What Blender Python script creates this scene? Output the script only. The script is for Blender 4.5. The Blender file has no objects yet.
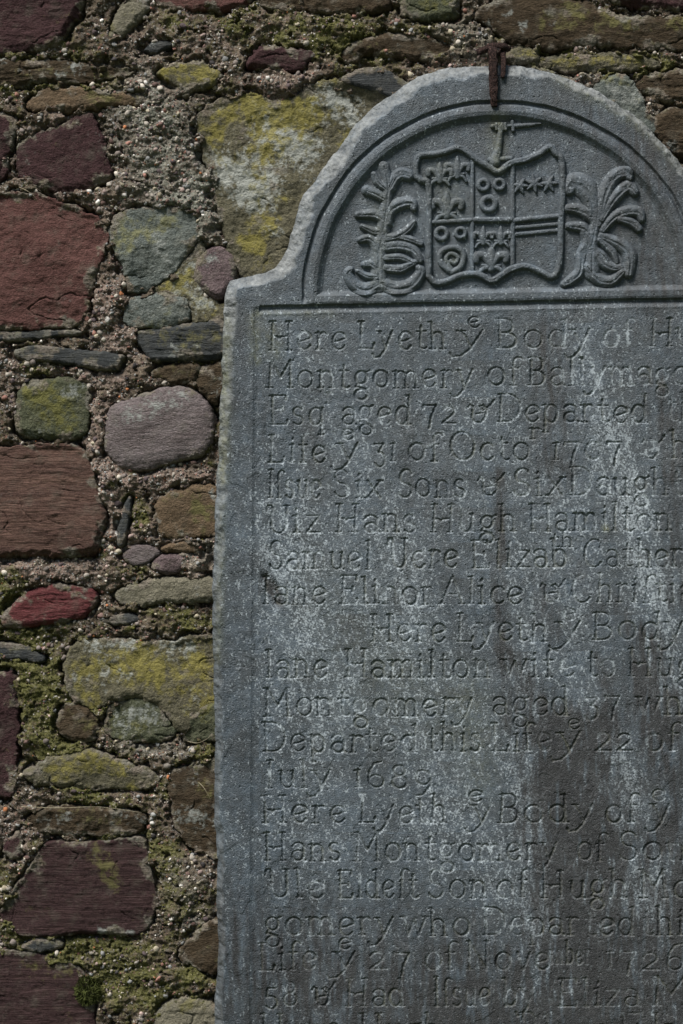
import bpy, math, random
import numpy as np
from mathutils import Vector, Matrix

random.seed(7)
RNG = np.random.default_rng(11)
SC = bpy.context.scene
COL = SC.collection
S = 0.002                      # metres per design unit
Z0 = 0.25                      # height of design row 1024
D = 4.5                        # camera distance from the slab face
KW = (D + 0.07) / D            # the wall stands a little behind the slab


def R(a):
    return math.radians(a)

# ------------------------------------------------------------------ noise
_perm = np.random.default_rng(3).permutation(256).astype(np.int32)
_perm = np.concatenate([_perm, _perm])
_ang = np.random.default_rng(4).random(256) * 2 * np.pi
_gx, _gy = np.cos(_ang).astype(np.float32), np.sin(_ang).astype(np.float32)


def gnoise(x, y, seed=0):
    x = np.asarray(x, np.float32) + np.float32(seed * 37.17)
    y = np.asarray(y, np.float32) + np.float32(seed * 11.71)
    xi = np.floor(x).astype(np.int32); yi = np.floor(y).astype(np.int32)
    xf = x - xi; yf = y - yi
    u = xf * xf * xf * (xf * (xf * 6 - 15) + 10)
    v = yf * yf * yf * (yf * (yf * 6 - 15) + 10)

    def g(ix, iy, dx, dy):
        h = _perm[_perm[ix & 255] + (iy & 255)]
        return _gx[h] * dx + _gy[h] * dy
    n00 = g(xi, yi, xf, yf); n10 = g(xi + 1, yi, xf - 1, yf)
    n01 = g(xi, yi + 1, xf, yf - 1); n11 = g(xi + 1, yi + 1, xf - 1, yf - 1)
    a = n00 + u * (n10 - n00); b = n01 + u * (n11 - n01)
    return (a + v * (b - a)) * 1.5


def fbm(x, y, octv=4, seed=0, gain=0.5):
    s = 0; a = 1.0; f = 1.0; t = 0
    for o in range(octv):
        s = s + a * gnoise(x * f, y * f, seed + o * 5)
        t += a; a *= gain; f *= 2.03
    return s / t


def ridged(x, y, octv=4, seed=0):
    s = 0; a = 1.0; f = 1.0; t = 0
    for o in range(octv):
        s = s + a * (1 - 2 * np.abs(gnoise(x * f, y * f, seed + o * 5)))
        t += a; a *= 0.5; f *= 2.1
    return s / t


def sstep(a, b, x):
    t = np.clip((x - a) / (b - a), 0, 1)
    return t * t * (3 - 2 * t)


def blobs(X, Y, lst):
    """soft capsules (x0, y0, x1, y1, radius, value) - summed"""
    F = np.zeros(np.broadcast(X, Y).shape, np.float32)
    for x0, y0, x1, y1, r, v in lst:
        dx, dy = x1 - x0, y1 - y0
        L = dx * dx + dy * dy + 1e-6
        t = np.clip(((X - x0) * dx + (Y - y0) * dy) / L, 0, 1)
        d2 = (X - x0 - t * dx) ** 2 + (Y - y0 - t * dy) ** 2
        F += v * np.exp(-d2 / (r * r))
    return F

# ------------------------------------------------------------------ curves and distances


def catmull(pts, closed=False, n=6):
    P = np.array(pts, float); N = len(P); out = []
    rng = range(N) if closed else range(N - 1)
    for i in rng:
        if closed:
            p0, p1, p2, p3 = P[(i - 1) % N], P[i], P[(i + 1) % N], P[(i + 2) % N]
        else:
            p0, p1, p2, p3 = P[max(i - 1, 0)], P[i], P[i + 1], P[min(i + 2, N - 1)]
        for k in range(n):
            t = k / n
            out.append(0.5 * ((2 * p1) + (-p0 + p2) * t + (2 * p0 - 5 * p1 + 4 * p2 - p3) * t * t
                              + (-p0 + 3 * p1 - 3 * p2 + p3) * t ** 3))
    if not closed:
        out.append(P[-1])
    return np.array(out)


def poly_sdf(X, Y, P):
    """signed distance, positive inside"""
    X = X.astype(np.float32); Y = Y.astype(np.float32)
    best = np.full(X.shape, 1e9, np.float32); ins = np.zeros(X.shape, bool)
    N = len(P)
    for i in range(N):
        ax, ay = P[i]; bx, by = P[(i + 1) % N]
        ex, ey = bx - ax, by - ay
        L = ex * ex + ey * ey + 1e-9
        wx, wy = X - ax, Y - ay
        t = np.clip((wx * ex + wy * ey) / L, 0, 1)
        best = np.minimum(best, (wx - t * ex) ** 2 + (wy - t * ey) ** 2)
        c = (ay > Y) != (by > Y)
        if ay != by:
            ins ^= c & (X < ex * (Y - ay) / (by - ay) + ax)
    d = np.sqrt(best)
    return np.where(ins, d, -d)


def bilerp(gx, gy, F, X, Y):
    """F sampled on the uniform axes gx, gy looked up at X, Y"""
    fx = np.clip((X - gx[0]) / (gx[1] - gx[0]), 0, len(gx) - 1.001)
    fy = np.clip((Y - gy[0]) / (gy[1] - gy[0]), 0, len(gy) - 1.001)
    ix = fx.astype(np.int32); iy = fy.astype(np.int32)
    u = fx - ix; v = fy - iy
    return ((F[iy, ix] * (1 - u) + F[iy, ix + 1] * u) * (1 - v)
            + (F[iy + 1, ix] * (1 - u) + F[iy + 1, ix + 1] * u) * v)

# ------------------------------------------------------------------ meshes


def tag(o, label=None, cat=None, group=None, kind=None):
    if label: o['label'] = label
    if cat: o['category'] = cat
    if group: o['group'] = group
    if kind: o['kind'] = kind
    return o


def empty(name, loc):
    o = bpy.data.objects.new(name, None); COL.objects.link(o)
    o.location = loc; o.empty_display_size = 0.1
    return o


def np_mesh(name, V, F, mat, parent=None, attrs=None, colors=None, smooth=True, origin=None, normals=None):
    """V (n,3) float world coordinates, F (m,3 or 4) int"""
    V = np.asarray(V, np.float32).copy()
    off = np.zeros(3, np.float32)
    if origin is not None:
        off = np.array(origin, np.float32)
    V -= off
    F = np.asarray(F, np.int32); k = F.shape[1]
    me = bpy.data.meshes.new(name)
    me.vertices.add(len(V)); me.vertices.foreach_set('co', V.ravel())
    me.loops.add(F.size); me.loops.foreach_set('vertex_index', F.ravel())
    me.polygons.add(len(F))
    me.polygons.foreach_set('loop_start', np.arange(0, F.size, k, dtype=np.int32))
    me.polygons.foreach_set('use_smooth', np.full(len(F), smooth, bool))
    me.update(calc_edges=True)
    for an, arr in (attrs or {}).items():
        a = me.attributes.new(an, 'FLOAT', 'POINT')
        a.data.foreach_set('value', np.asarray(arr, np.float32).ravel())
    if colors is not None:
        a = me.attributes.new('tint', 'FLOAT_COLOR', 'POINT')
        a.data.foreach_set('color', np.asarray(colors, np.float32).ravel())
    if normals is not None:
        me.normals_split_custom_set_from_vertices(normals)
    o = bpy.data.objects.new(name, me); COL.objects.link(o)
    me.materials.append(mat)
    if parent is not None:
        o.parent = parent
        base = np.array(parent.location, np.float32)
        if parent.parent is not None:
            base = base + np.array(parent.parent.location, np.float32)
        o.location = [float(q) for q in (off - base)]
    elif origin is not None:
        o.location = [float(q) for q in off]
    return o


def grid_part(name, xs, ys, DEP, cells, mat, parent, attrs=None, k=1.0, NRM=None, origin=None):
    """turn the chosen cells of a height grid into one mesh. DEP = world y per node"""
    ny, nx = DEP.shape
    cj, ci = np.nonzero(cells)
    a = cj * nx + ci
    quads = np.stack([a, a + nx, a + nx + 1, a + 1], 1)
    used = np.unique(quads)
    remap = np.full(ny * nx, -1, np.int32); remap[used] = np.arange(len(used))
    jj, ii = used // nx, used % nx
    V = np.empty((len(used), 3), np.float32)
    V[:, 0] = (xs[ii] - 341.5) * S * k
    V[:, 1] = DEP[jj, ii]
    V[:, 2] = Z0 + 1.024 + (512 - ys[jj]) * S * k
    at = {n: A[jj, ii] for n, A in (attrs or {}).items()}
    nr = NRM[jj, ii] if NRM is not None else None
    if origin is None:
        origin = V.mean(0)
    return np_mesh(name, V, remap[quads], mat, parent, at, normals=nr, origin=origin)


def sweep(name, pts, wid, thk, mat, parent, side=(1, 0, 0), ns=10, rough=0.0, box=0.5, seed=1):
    """a tapering bar swept along world points; cross-section is a superellipse"""
    P = [Vector(p) for p in pts]; V = []; F = []
    rnd = random.Random(seed)
    sd = Vector(side)
    for i, p in enumerate(P):
        t = (P[min(i + 1, len(P) - 1)] - P[max(i - 1, 0)]).normalized()
        u = (sd - t * sd.dot(t)).normalized(); w = t.cross(u)
        for k in range(ns):
            a = 2 * math.pi * (k + 0.5) / ns
            c, s = math.cos(a), math.sin(a)
            c = math.copysign(abs(c) ** box, c); s = math.copysign(abs(s) ** box, s)
            q = p + u * (c * wid[i] / 2) + w * (s * thk[i] / 2)
            q += Vector((rnd.uniform(-1, 1), rnd.uniform(-1, 1), rnd.uniform(-1, 1))) * rough
            V.append(q[:])
    n = len(P)
    for i in range(n - 1):
        for k in range(ns):
            F.append((i * ns + k, i * ns + (k + 1) % ns, (i + 1) * ns + (k + 1) % ns, (i + 1) * ns + k))
    for base, flip in ((0, True), ((n - 1) * ns, False)):
        c = len(V)
        V.append(tuple(sum(V[base + k][q] for k in range(ns)) / ns for q in range(3)))
        for k in range(ns):
            a, b = base + k, base + (k + 1) % ns
            F.append((b, a, c, c) if flip else (a, b, c, c))
    me = bpy.data.meshes.new(name)
    me.from_pydata(V, [], [f if f[2] != f[3] else f[:3] for f in F])
    for p in me.polygons: p.use_smooth = True
    me.update(); me.materials.append(mat)
    o = bpy.data.objects.new(name, me); COL.objects.link(o)
    if parent is not None:
        o.parent = parent
        o.matrix_parent_inverse = Matrix.Translation(parent.location).inverted()
    return o


def dense(pts, n=8):
    return [tuple(p) for p in catmull(pts, False, n)]

# ------------------------------------------------------------------ materials


class NT:
    def __init__(self, name, rough=0.85, spec=0.3):
        self.m = bpy.data.materials.new(name); self.m.use_nodes = True
        self.t = self.m.node_tree; self.n = self.t.nodes
        self.b = self.n['Principled BSDF']
        self.b.inputs['Roughness'].default_value = rough
        self.b.inputs['Specular IOR Level'].default_value = spec
        self.pos = self.n.new('ShaderNodeTexCoord').outputs['Object']

    def link(self, a, b): self.t.links.new(a, b)

    def put(self, sock, v):
        if hasattr(v, 'links'): self.link(v, sock)
        elif isinstance(v, (tuple, list)): sock.default_value = (*v, 1) if len(v) == 3 and len(sock.default_value) == 4 else v
        else: sock.default_value = v

    def coords(self, scale=(1, 1, 1), off=(0, 0, 0)):
        m = self.n.new('ShaderNodeMapping'); self.link(self.pos, m.inputs['Vector'])
        m.inputs['Scale'].default_value = scale; m.inputs['Location'].default_value = off
        return m.outputs[0]

    def noise(self, scale, detail=4, rough=0.55, vec=None, lo=0.3, hi=0.7, dist=0.0):
        q = self.n.new('ShaderNodeTexNoise'); self.link(vec or self.pos, q.inputs['Vector'])
        q.inputs['Scale'].default_value = scale; q.inputs['Detail'].default_value = detail
        q.inputs['Roughness'].default_value = rough; q.inputs['Distortion'].default_value = dist
        return self.remap(q.outputs['Fac'], lo, hi)

    def remap(self, v, lo, hi, a=0.0, b=1.0):
        r = self.n.new('ShaderNodeMapRange'); r.clamp = True
        self.put(r.inputs['Value'], v)
        r.inputs['From Min'].default_value = lo; r.inputs['From Max'].default_value = hi
        r.inputs['To Min'].default_value = a; r.inputs['To Max'].default_value = b
        return r.outputs[0]

    def attr(self, name, out='Fac'):
        a = self.n.new('ShaderNodeAttribute'); a.attribute_name = name
        return a.outputs[out]

    def math(self, op, a, b=0.0):
        m = self.n.new('ShaderNodeMath'); m.operation = op; m.use_clamp = False
        self.put(m.inputs[0], a); self.put(m.inputs[1], b)
        return m.outputs[0]

    def mix(self, f, a, b, mode='MIX'):
        m = self.n.new('ShaderNodeMix'); m.data_type = 'RGBA'; m.blend_type = mode
        self.put(m.inputs['Factor'], f)
        ins = [s for s in m.inputs if s.type == 'RGBA']
        self.put(ins[0], a); self.put(ins[1], b)
        return [s for s in m.outputs if s.type == 'RGBA'][0]

    def bump(self, h, dist, strength=1.0):
        b = self.n.new('ShaderNodeBump'); self.link(h, b.inputs['Height'])
        b.inputs['Distance'].default_value = dist; b.inputs['Strength'].default_value = strength
        self.link(b.outputs[0], self.b.inputs['Normal'])

    def done(self, col, rough=None):
        self.put(self.b.inputs['Base Color'], col)
        if rough is not None: self.put(self.b.inputs['Roughness'], rough)
        return self.m


def slab_material():
    m = NT('carved_slate', 0.45, 0.34)
    a = m.noise(9, 8, 0.70, lo=0.39, hi=0.62)
    b = m.noise(60, 6, 0.7, lo=0.34, hi=0.66)
    f = m.noise(420, 3, 0.6, lo=0.36, hi=0.64)
    c = m.mix(a, (0.012, 0.018, 0.023), (0.078, 0.108, 0.138))
    c = m.mix(m.math('MULTIPLY', b, 0.65), c, (0.028, 0.034, 0.037))
    c = m.mix(m.math('MULTIPLY', f, 0.38), c, (0.115, 0.133, 0.143))
    c = m.mix(m.attr('stain_vignette'), c, (0.017, 0.016, 0.016))
    c = m.mix(m.attr('moss'), c, (0.115, 0.118, 0.058))
    c = m.mix(m.attr('raw'), c, m.mix(b, (0.30, 0.31, 0.30), (0.13, 0.135, 0.13)))
    c = m.mix(m.attr('lichen'), c, (0.43, 0.48, 0.50))
    h = m.math('ADD', m.math('MULTIPLY', f, 0.6), m.math('MULTIPLY', b, 0.8))
    m.bump(h, 0.0009)
    r = m.math('ADD', m.remap(m.math('ADD', m.attr('lichen'), m.attr('raw')), 0, 0.8, 0.38, 0.75), m.math('MULTIPLY', b, 0.12))
    return m.done(c, r)


def stone_material(name, c1, c2, c3, strata=(1, 1, 1), scale=14, lich=(0.180, 0.165, 0.068), grey=(0.30, 0.31, 0.28), rough=0.85, off=0.0, bump=0.0016):
    m = NT(name, rough, 0.06 if rough > 0.7 else 0.2)
    v = m.coords(strata, (off, off * 0.7, off * 1.3))
    a = m.noise(scale, 6, 0.62, v, 0.33, 0.67, 0.4)
    b = m.noise(scale * 6, 5, 0.6, v, 0.3, 0.7)
    f = m.noise(380, 3, 0.6, None, 0.3, 0.7)
    c = m.mix(a, c1, c2)
    c = m.mix(m.math('MULTIPLY', b, 0.6), c, c3)
    c = m.mix(m.math('MULTIPLY', f, 0.4), c, tuple(min(1, q * 1.6) for q in c2))
    k = m.noise(230, 5, 0.7, v, 0.38, 0.62)
    c = m.mix(m.math('MULTIPLY', k, 0.45), c, tuple(q * 0.55 for q in c1))
    dk = m.noise(30, 5, 0.7, None, 0.5, 0.75)
    c = m.mix(m.math('MULTIPLY', dk, 0.35), c, (0.16, 0.15, 0.115))
    g = m.noise(120, 4, 0.65, None, 0.35, 0.62)
    lf = m.math('MULTIPLY', m.remap(m.math('ADD', m.attr('grey'), m.math('MULTIPLY', g, 0.5)), 0.55, 0.95), 0.85)
    c = m.mix(lf, c, grey)
    g2 = m.noise(160, 5, 0.7, None, 0.3, 0.7)
    g3 = m.noise(45, 3, 0.6, None, 0.3, 0.7)
    g4 = m.noise(52, 4, 0.65, None, 0.3, 0.7)
    lf = m.remap(m.math('ADD', m.math('MULTIPLY', m.attr('lichen'), 0.9), m.math('ADD', m.math('MULTIPLY', g2, 0.5), m.math('MULTIPLY', g4, 0.42))), 0.82, 1.32, 0, 0.85)
    c = m.mix(lf, c, m.mix(g3, tuple(q * 0.6 for q in lich), lich))
    # mortar dragged over the edges of the stone
    sa = m.noise(190, 5, 0.7, None, 0.3, 0.7); sb_ = m.noise(26, 4, 0.6, None, 0.35, 0.65)
    sc = m.mix(sa, (0.075, 0.060, 0.048), m.mix(sb_, (0.30, 0.245, 0.19), (0.27, 0.265, 0.215)))
    sc = m.mix(m.noise(75, 4, 0.65, None, 0.5, 0.72), sc, (0.105, 0.102, 0.042))
    c = m.mix(m.math('MULTIPLY', m.attr('smear'), 0.9), c, sc)
    h = m.math('ADD', m.math('MULTIPLY', b, 1.0), m.math('ADD', m.math('MULTIPLY', f, 0.45), m.math('MULTIPLY', k, 0.7)))
    m.bump(h, bump * 1.3)
    return m.done(c)


def mortar_material():
    m = NT('lime_mortar', 0.95, 0.04)
    a = m.noise(22, 6, 0.65, lo=0.32, hi=0.68)
    b = m.noise(210, 5, 0.7, lo=0.32, hi=0.68)
    f = m.noise(520, 3, 0.6, lo=0.3, hi=0.7)
    dark = m.mix(a, (0.040, 0.030, 0.021), (0.190, 0.150, 0.105))
    pink = m.mix(b, (0.165, 0.112, 0.090), (0.44, 0.345, 0.275))
    grey = m.mix(b, (0.130, 0.132, 0.105), (0.42, 0.42, 0.34))
    moss = m.mix(b, (0.050, 0.052, 0.020), (0.185, 0.175, 0.058))
    c = m.mix(m.attr('pink'), dark, pink)
    c = m.mix(m.attr('grey'), c, grey)
    c = m.mix(m.remap(m.math('ADD', m.attr('moss'), m.math('MULTIPLY', m.noise(90, 4, 0.65), 0.5)), 0.55, 0.95), c, moss)
    c = m.mix(m.remap(b, 0.6, 1.0, 0, 0.35), c, (0.36, 0.33, 0.28))
    # grains bedded in the mortar: two sizes of cells with their own colours
    for sc_, amt, lo in ((150, 0.75, 0.42), (330, 0.6, 0.30)):
        vo = m.n.new('ShaderNodeTexVoronoi'); vo.inputs['Scale'].default_value = sc_
        m.link(m.pos, vo.inputs['Vector'])
        sp = m.n.new('ShaderNodeSeparateColor'); m.link(vo.outputs['Color'], sp.inputs[0])
        rp = m.n.new('ShaderNodeValToRGB'); rp.color_ramp.interpolation = 'CONSTANT'
        cols = [(0.0, (0.055, 0.042, 0.040)), (0.22, (0.16, 0.13, 0.105)), (0.42, (0.27, 0.20, 0.165)), (0.55, (0.34, 0.31, 0.26)), (0.70, (0.20, 0.20, 0.19)), (0.82, (0.29, 0.16, 0.12)), (0.90, (0.50, 0.47, 0.41))]
        e_ = rp.color_ramp.elements
        e_[0].position = 0; e_[0].color = (*cols[0][1], 1); e_[1].position = cols[1][0]; e_[1].color = (*cols[1][1], 1)
        for p_, c_ in cols[2:]:
            n_ = e_.new(p_); n_.color = (*c_, 1)
        m.link(sp.outputs[0], rp.inputs[0])
        on = m.remap(sp.outputs[1], lo - 0.01, lo + 0.01)
        rad_ = m.remap(vo.outputs['Distance'], 0.52, 0.40)
        mf = m.math('MULTIPLY', m.math('MULTIPLY', on, rad_), m.math('MULTIPLY', m.remap(m.attr('moss'), 0.2, 0.9, amt, 0.12), m.noise(17, 3, 0.6, None, 0.36, 0.56)))
        c = m.mix(mf, c, rp.outputs[0])
    m.bump(m.math('ADD', b, m.math('MULTIPLY', f, 0.5)), 0.003)
    return m.done(c)


def tint_material(name, rough=0.8, bscale=400, bd=0.0006):
    m = NT(name, rough, 0.08)
    c = m.attr('tint', 'Color')
    f = m.noise(bscale, 3, 0.6)
    c = m.mix(m.math('MULTIPLY', f, 0.5), c, m.mix(1.0, c, (0.45, 0.42, 0.38), 'MULTIPLY'))
    m.bump(f, bd)
    return m.done(c)


def rust_material():
    m = NT('rusted_iron', 0.9, 0.1)
    a = m.noise(160, 5, 0.65); b = m.noise(420, 4, 0.6)
    c = m.mix(a, (0.018, 0.014, 0.014), (0.070, 0.042, 0.036))
    c = m.mix(m.remap(b, 0.62, 0.95, 0, 0.8), c, (0.25, 0.15, 0.12))
    m.bump(m.math('ADD', a, b), 0.004)
    return m.done(c)


def plain_material(name, c1, c2, scale, rough=0.9):
    m = NT(name, rough, 0.25)
    a = m.noise(scale, 5, 0.6)
    m.bump(a, 0.002)
    return m.done(m.mix(a, c1, c2))


M_SLAB = slab_material()
M_MORT = mortar_material()
M_PEB = tint_material('mortar_aggregate')
M_MOSS = tint_material('moss_leaf', 0.95)
M_RUST = rust_material()
M_STRAW = plain_material('dry_stem', (0.20, 0.16, 0.09), (0.40, 0.36, 0.26), 200)
ST = {
    'red': stone_material('red_sandstone', (0.066, 0.032, 0.027), (0.150, 0.076, 0.064), (0.092, 0.047, 0.042), (1, 1, 1.6), 9, off=1),
    'crimson': stone_material('crimson_sandstone', (0.060, 0.018, 0.020), (0.185, 0.062, 0.060), (0.105, 0.037, 0.037), (0.5, 1, 3), 20, off=2),
    'maroon': stone_material('maroon_sandstone', (0.028, 0.016, 0.017), (0.078, 0.042, 0.041), (0.048, 0.027, 0.027), (1, 1, 1.5), 14, off=3),
    'band': stone_material('banded_sandstone', (0.040, 0.022, 0.021), (0.180, 0.110, 0.082), (0.070, 0.041, 0.036), (0.25, 1, 3.2), 14, off=4),
    'dband': stone_material('dark_banded_sandstone', (0.026, 0.016, 0.017), (0.082, 0.049, 0.046), (0.046, 0.028, 0.027), (0.12, 1, 4.5), 14, off=5),  # tone lowered to paint in the darkening low on the wall
    'purple': stone_material('purple_whinstone', (0.055, 0.038, 0.034), (0.25, 0.212, 0.208), (0.105, 0.078, 0.070), (0.7, 1, 1.8), 14, off=6, rough=0.55),
    'brown': stone_material('brown_stone', (0.070, 0.048, 0.030), (0.185, 0.130, 0.080), (0.105, 0.080, 0.052), (0.8, 1, 1.2), 18, off=7),
    'dbrown': stone_material('dark_brown_stone', (0.025, 0.019, 0.013), (0.085, 0.062, 0.038), (0.046, 0.035, 0.023), (0.6, 1, 1.5), 16, off=8),
    'olive': stone_material('olive_stone', (0.095, 0.088, 0.062), (0.22, 0.20, 0.145), (0.15, 0.14, 0.098), (1, 1, 1), 24, off=9),
    'green': stone_material('green_stone', (0.042, 0.050, 0.034), (0.115, 0.118, 0.070), (0.070, 0.074, 0.046), (1, 1, 1), 24, lich=(0.18, 0.17, 0.055), off=10),
    'grey': stone_material('grey_green_stone', (0.060, 0.074, 0.070), (0.190, 0.205, 0.180), (0.105, 0.115, 0.098), (1, 1, 1.2), 16, lich=(0.24, 0.235, 0.12), off=11),
    'lichen': stone_material('lichen_stone', (0.054, 0.050, 0.033), (0.165, 0.150, 0.096), (0.092, 0.083, 0.056), (1, 1, 1), 20, lich=(0.27, 0.235, 0.068), grey=(0.36, 0.37, 0.33), off=12),
    'slate': stone_material('dark_slate', (0.022, 0.025, 0.026), (0.062, 0.066, 0.064), (0.036, 0.040, 0.040), (0.3, 1, 3), 18, off=13, rough=0.6),
    'pinkish': stone_material('pink_quartz_stone', (0.060, 0.040, 0.042), (0.20, 0.155, 0.15), (0.11, 0.072, 0.075), (1, 1, 1), 30, off=14),
}

# =====================================================================================
#                                   THE HEADSTONE
# =====================================================================================
OUT = [(216, 1200), (216.5, 1080), (217, 1000), (219.5, 955), (217.5, 905), (218.5, 860), (215, 800), (216.5, 735), (214, 660), (213.5, 600),
       (217, 500), (221, 420), (224, 340), (226, 300), (229, 284), (237, 278.5), (262, 273), (276, 268), (284, 258),
       (290, 243), (296, 222), (303, 199), (318, 176), (338, 150), (357, 124), (377, 105), (400, 88), (420, 77), (445, 69),
       (470, 66), (497, 65.5), (530, 67), (560, 74), (595, 90), (636, 115), (660, 139), (683, 165), (700, 195), (709, 225), (714, 256), (722, 268),
       (764, 277), (770, 288), (774, 420), (776, 700), (778, 1000), (779, 1200)]
OUTP = catmull(OUT, False, 4)

st = 0.5
xs = np.concatenate([np.arange(206, 744, st), np.arange(744, 788, 2.0)]).astype(np.float32)
ys = np.concatenate([np.arange(58, 1032, st), np.arange(1032, 1162, 3.0)]).astype(np.float32)
NXU = int((744 - 206) / st)
X, Y = np.meshgrid(xs, ys)
cgx = np.arange(200, 796, 2.0); cgy = np.arange(50, 1170, 2.0)
CX, CY = np.meshgrid(cgx, cgy)
d = bilerp(cgx, cgy, poly_sdf(CX, CY, OUTP), X, Y).astype(np.float32)
d_raw = d.copy()
n_big = fbm(X / 26, Y / 26, 3, 21)
n_med = fbm(X / 9, Y / 9, 3, 22)
n_fine = fbm(X / 3.2, Y / 3.2, 3, 23)
n_grit = fbm(X / 1.7, Y / 1.7, 2, 24)
d = d + 1.8 + 2.6 * n_big + 0.9 * n_med + 0.25 * n_fine
cw = np.where(Y < 285, np.where(X < 470, 14.5, np.where(X > 520, 10.0, 12.5)), np.interp(Y, [285, 480, 700, 1030], [13.5, 11, 8.5, 7.5]))
cw = cw * (1 + 0.60 * fbm(X / 26, Y / 26, 3, 26))
t = np.clip(d / cw, 0, 1)
H = -26 * (1 - t) ** 1.15
H += (1 - t) * (7.0 * n_big + 3.6 * n_med + 1.3 * n_fine + 0.9 * n_grit) * np.clip(t * 3 + 0.4, 0, 1)
H = np.where(d < 0.0, -26 - np.clip(-d / 2.0, 0, 1) * 70, H)
raw = (1 - sstep(0.75, 1.1, t)) * (0.62 + 0.5 * n_fine + 0.5 * n_big)

flat = sstep(0.6, 1.2, t)
# ---- arch moulding
rx = np.where(X < 498, 194.0, 203.0)
s_arc = 194 - np.sqrt(((X - 498) * 194 / rx) ** 2 + (np.minimum(Y, 296) - 296) ** 2)
s_arc = s_arc + 1.2 * fbm(X / 45, Y / 45, 2, 31) + 0.4 * n_med
yG = 307.5 - 0.018 * (X - 260) + 0.7 * fbm(X / 30, Y / 60, 2, 32)
sb = yG - 3 - Y
ridge = np.interp(s_arc, [-2.6, -0.8, 1.0, 3.0, 8.5, 12.5, 16, 18.5], [0, -5.5, -5.5, -0.4, 1.8, 0.2, -5.5, -8.2])
bot = np.interp(sb, [0, 1.5, 7.5, 10.5, 12.5], [-0.2, 0.9, 0.5, -5.5, -8.2])
tym = np.where(sb > 0, np.maximum(ridge, bot), 0)
tym = np.where(s_arc < 3, np.where(sb > -2, ridge, 0) * sstep(-2, 8, sb), tym)
H = H + np.where(s_arc > -3, tym, 0)
# ---- inscription panel
p = Y - yG
xL = 255.5 - (Y - 310) * 0.006 + 1.0 * fbm(X / 60, Y / 30, 3, 33)
xR = 742.0
q = np.minimum(X - xL, xR - X)
pan = np.interp(p, [-2.5, -0.8, 1.5, 3.2, 6.5, 9], [0, -6, -6, -4.4, -1.6, -2.2])
lef = np.interp(q, [-3, 0.4, 2.2, 4.0], [0, -1.9, -2.3, -2.2])
H = H + np.where(p > -2.6, np.where(q > 4, pan, np.where(q > -2, np.maximum(lef, -6) * sstep(-2, 2, p) + (pan if False else 0) * 0, 0)), 0)
# ---- weathered surface
H += 1.5 * fbm(X / 75, Y / 95, 3, 41) * flat
H += flat * (0.48 * fbm(X / 7, Y / 7, 4, 42) + 0.26 * n_grit)
fl = fbm(X / 34, Y / 46, 5, 43)
H += flat * 0.9 * (sstep(0.02, 0.06, fl) - 0.5) * sstep(250, 420, Y)
pit = fbm(X / 3.0, Y / 3.0, 2, 44)
H -= flat * 1.6 * sstep(0.42, 0.62, pit)
HB = H.copy()
# chipped hollow at the left of the eighth line
hol = blobs(X, Y, [(265, 577, 272, 588, 5, 1), (272, 588, 278, 602, 5, 1.0)]) * (1 + 0.8 * n_fine)
H -= 4.5 * np.clip(hol, 0, 1)

# ---- lettering: a stroke alphabet in the manner of the stone


def E(cx, cy, rx_, ry_, a0, a1):
    n = max(4, int(abs(a1 - a0) / 18))
    return [(cx + rx_ * math.cos(R(a0 + (a1 - a0) * i / n)), cy + ry_ * math.sin(R(a0 + (a1 - a0) * i / n))) for i in range(n + 1)]


def L(*a):
    return [(a[i], a[i + 1]) for i in range(0, len(a), 2)]


C = 1.62
def serif(x, y, w=0.15): return L(x - w, y, x + w, y)
def stem(x, y0=0.0, y1=1.0, a=True, b=True):
    return [L(x, y0, x, y1)] + ([serif(x, y0)] if a else []) + ([L(x - 0.17, y1 - 0.04, x + 0.04, y1)] if b else [])


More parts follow.
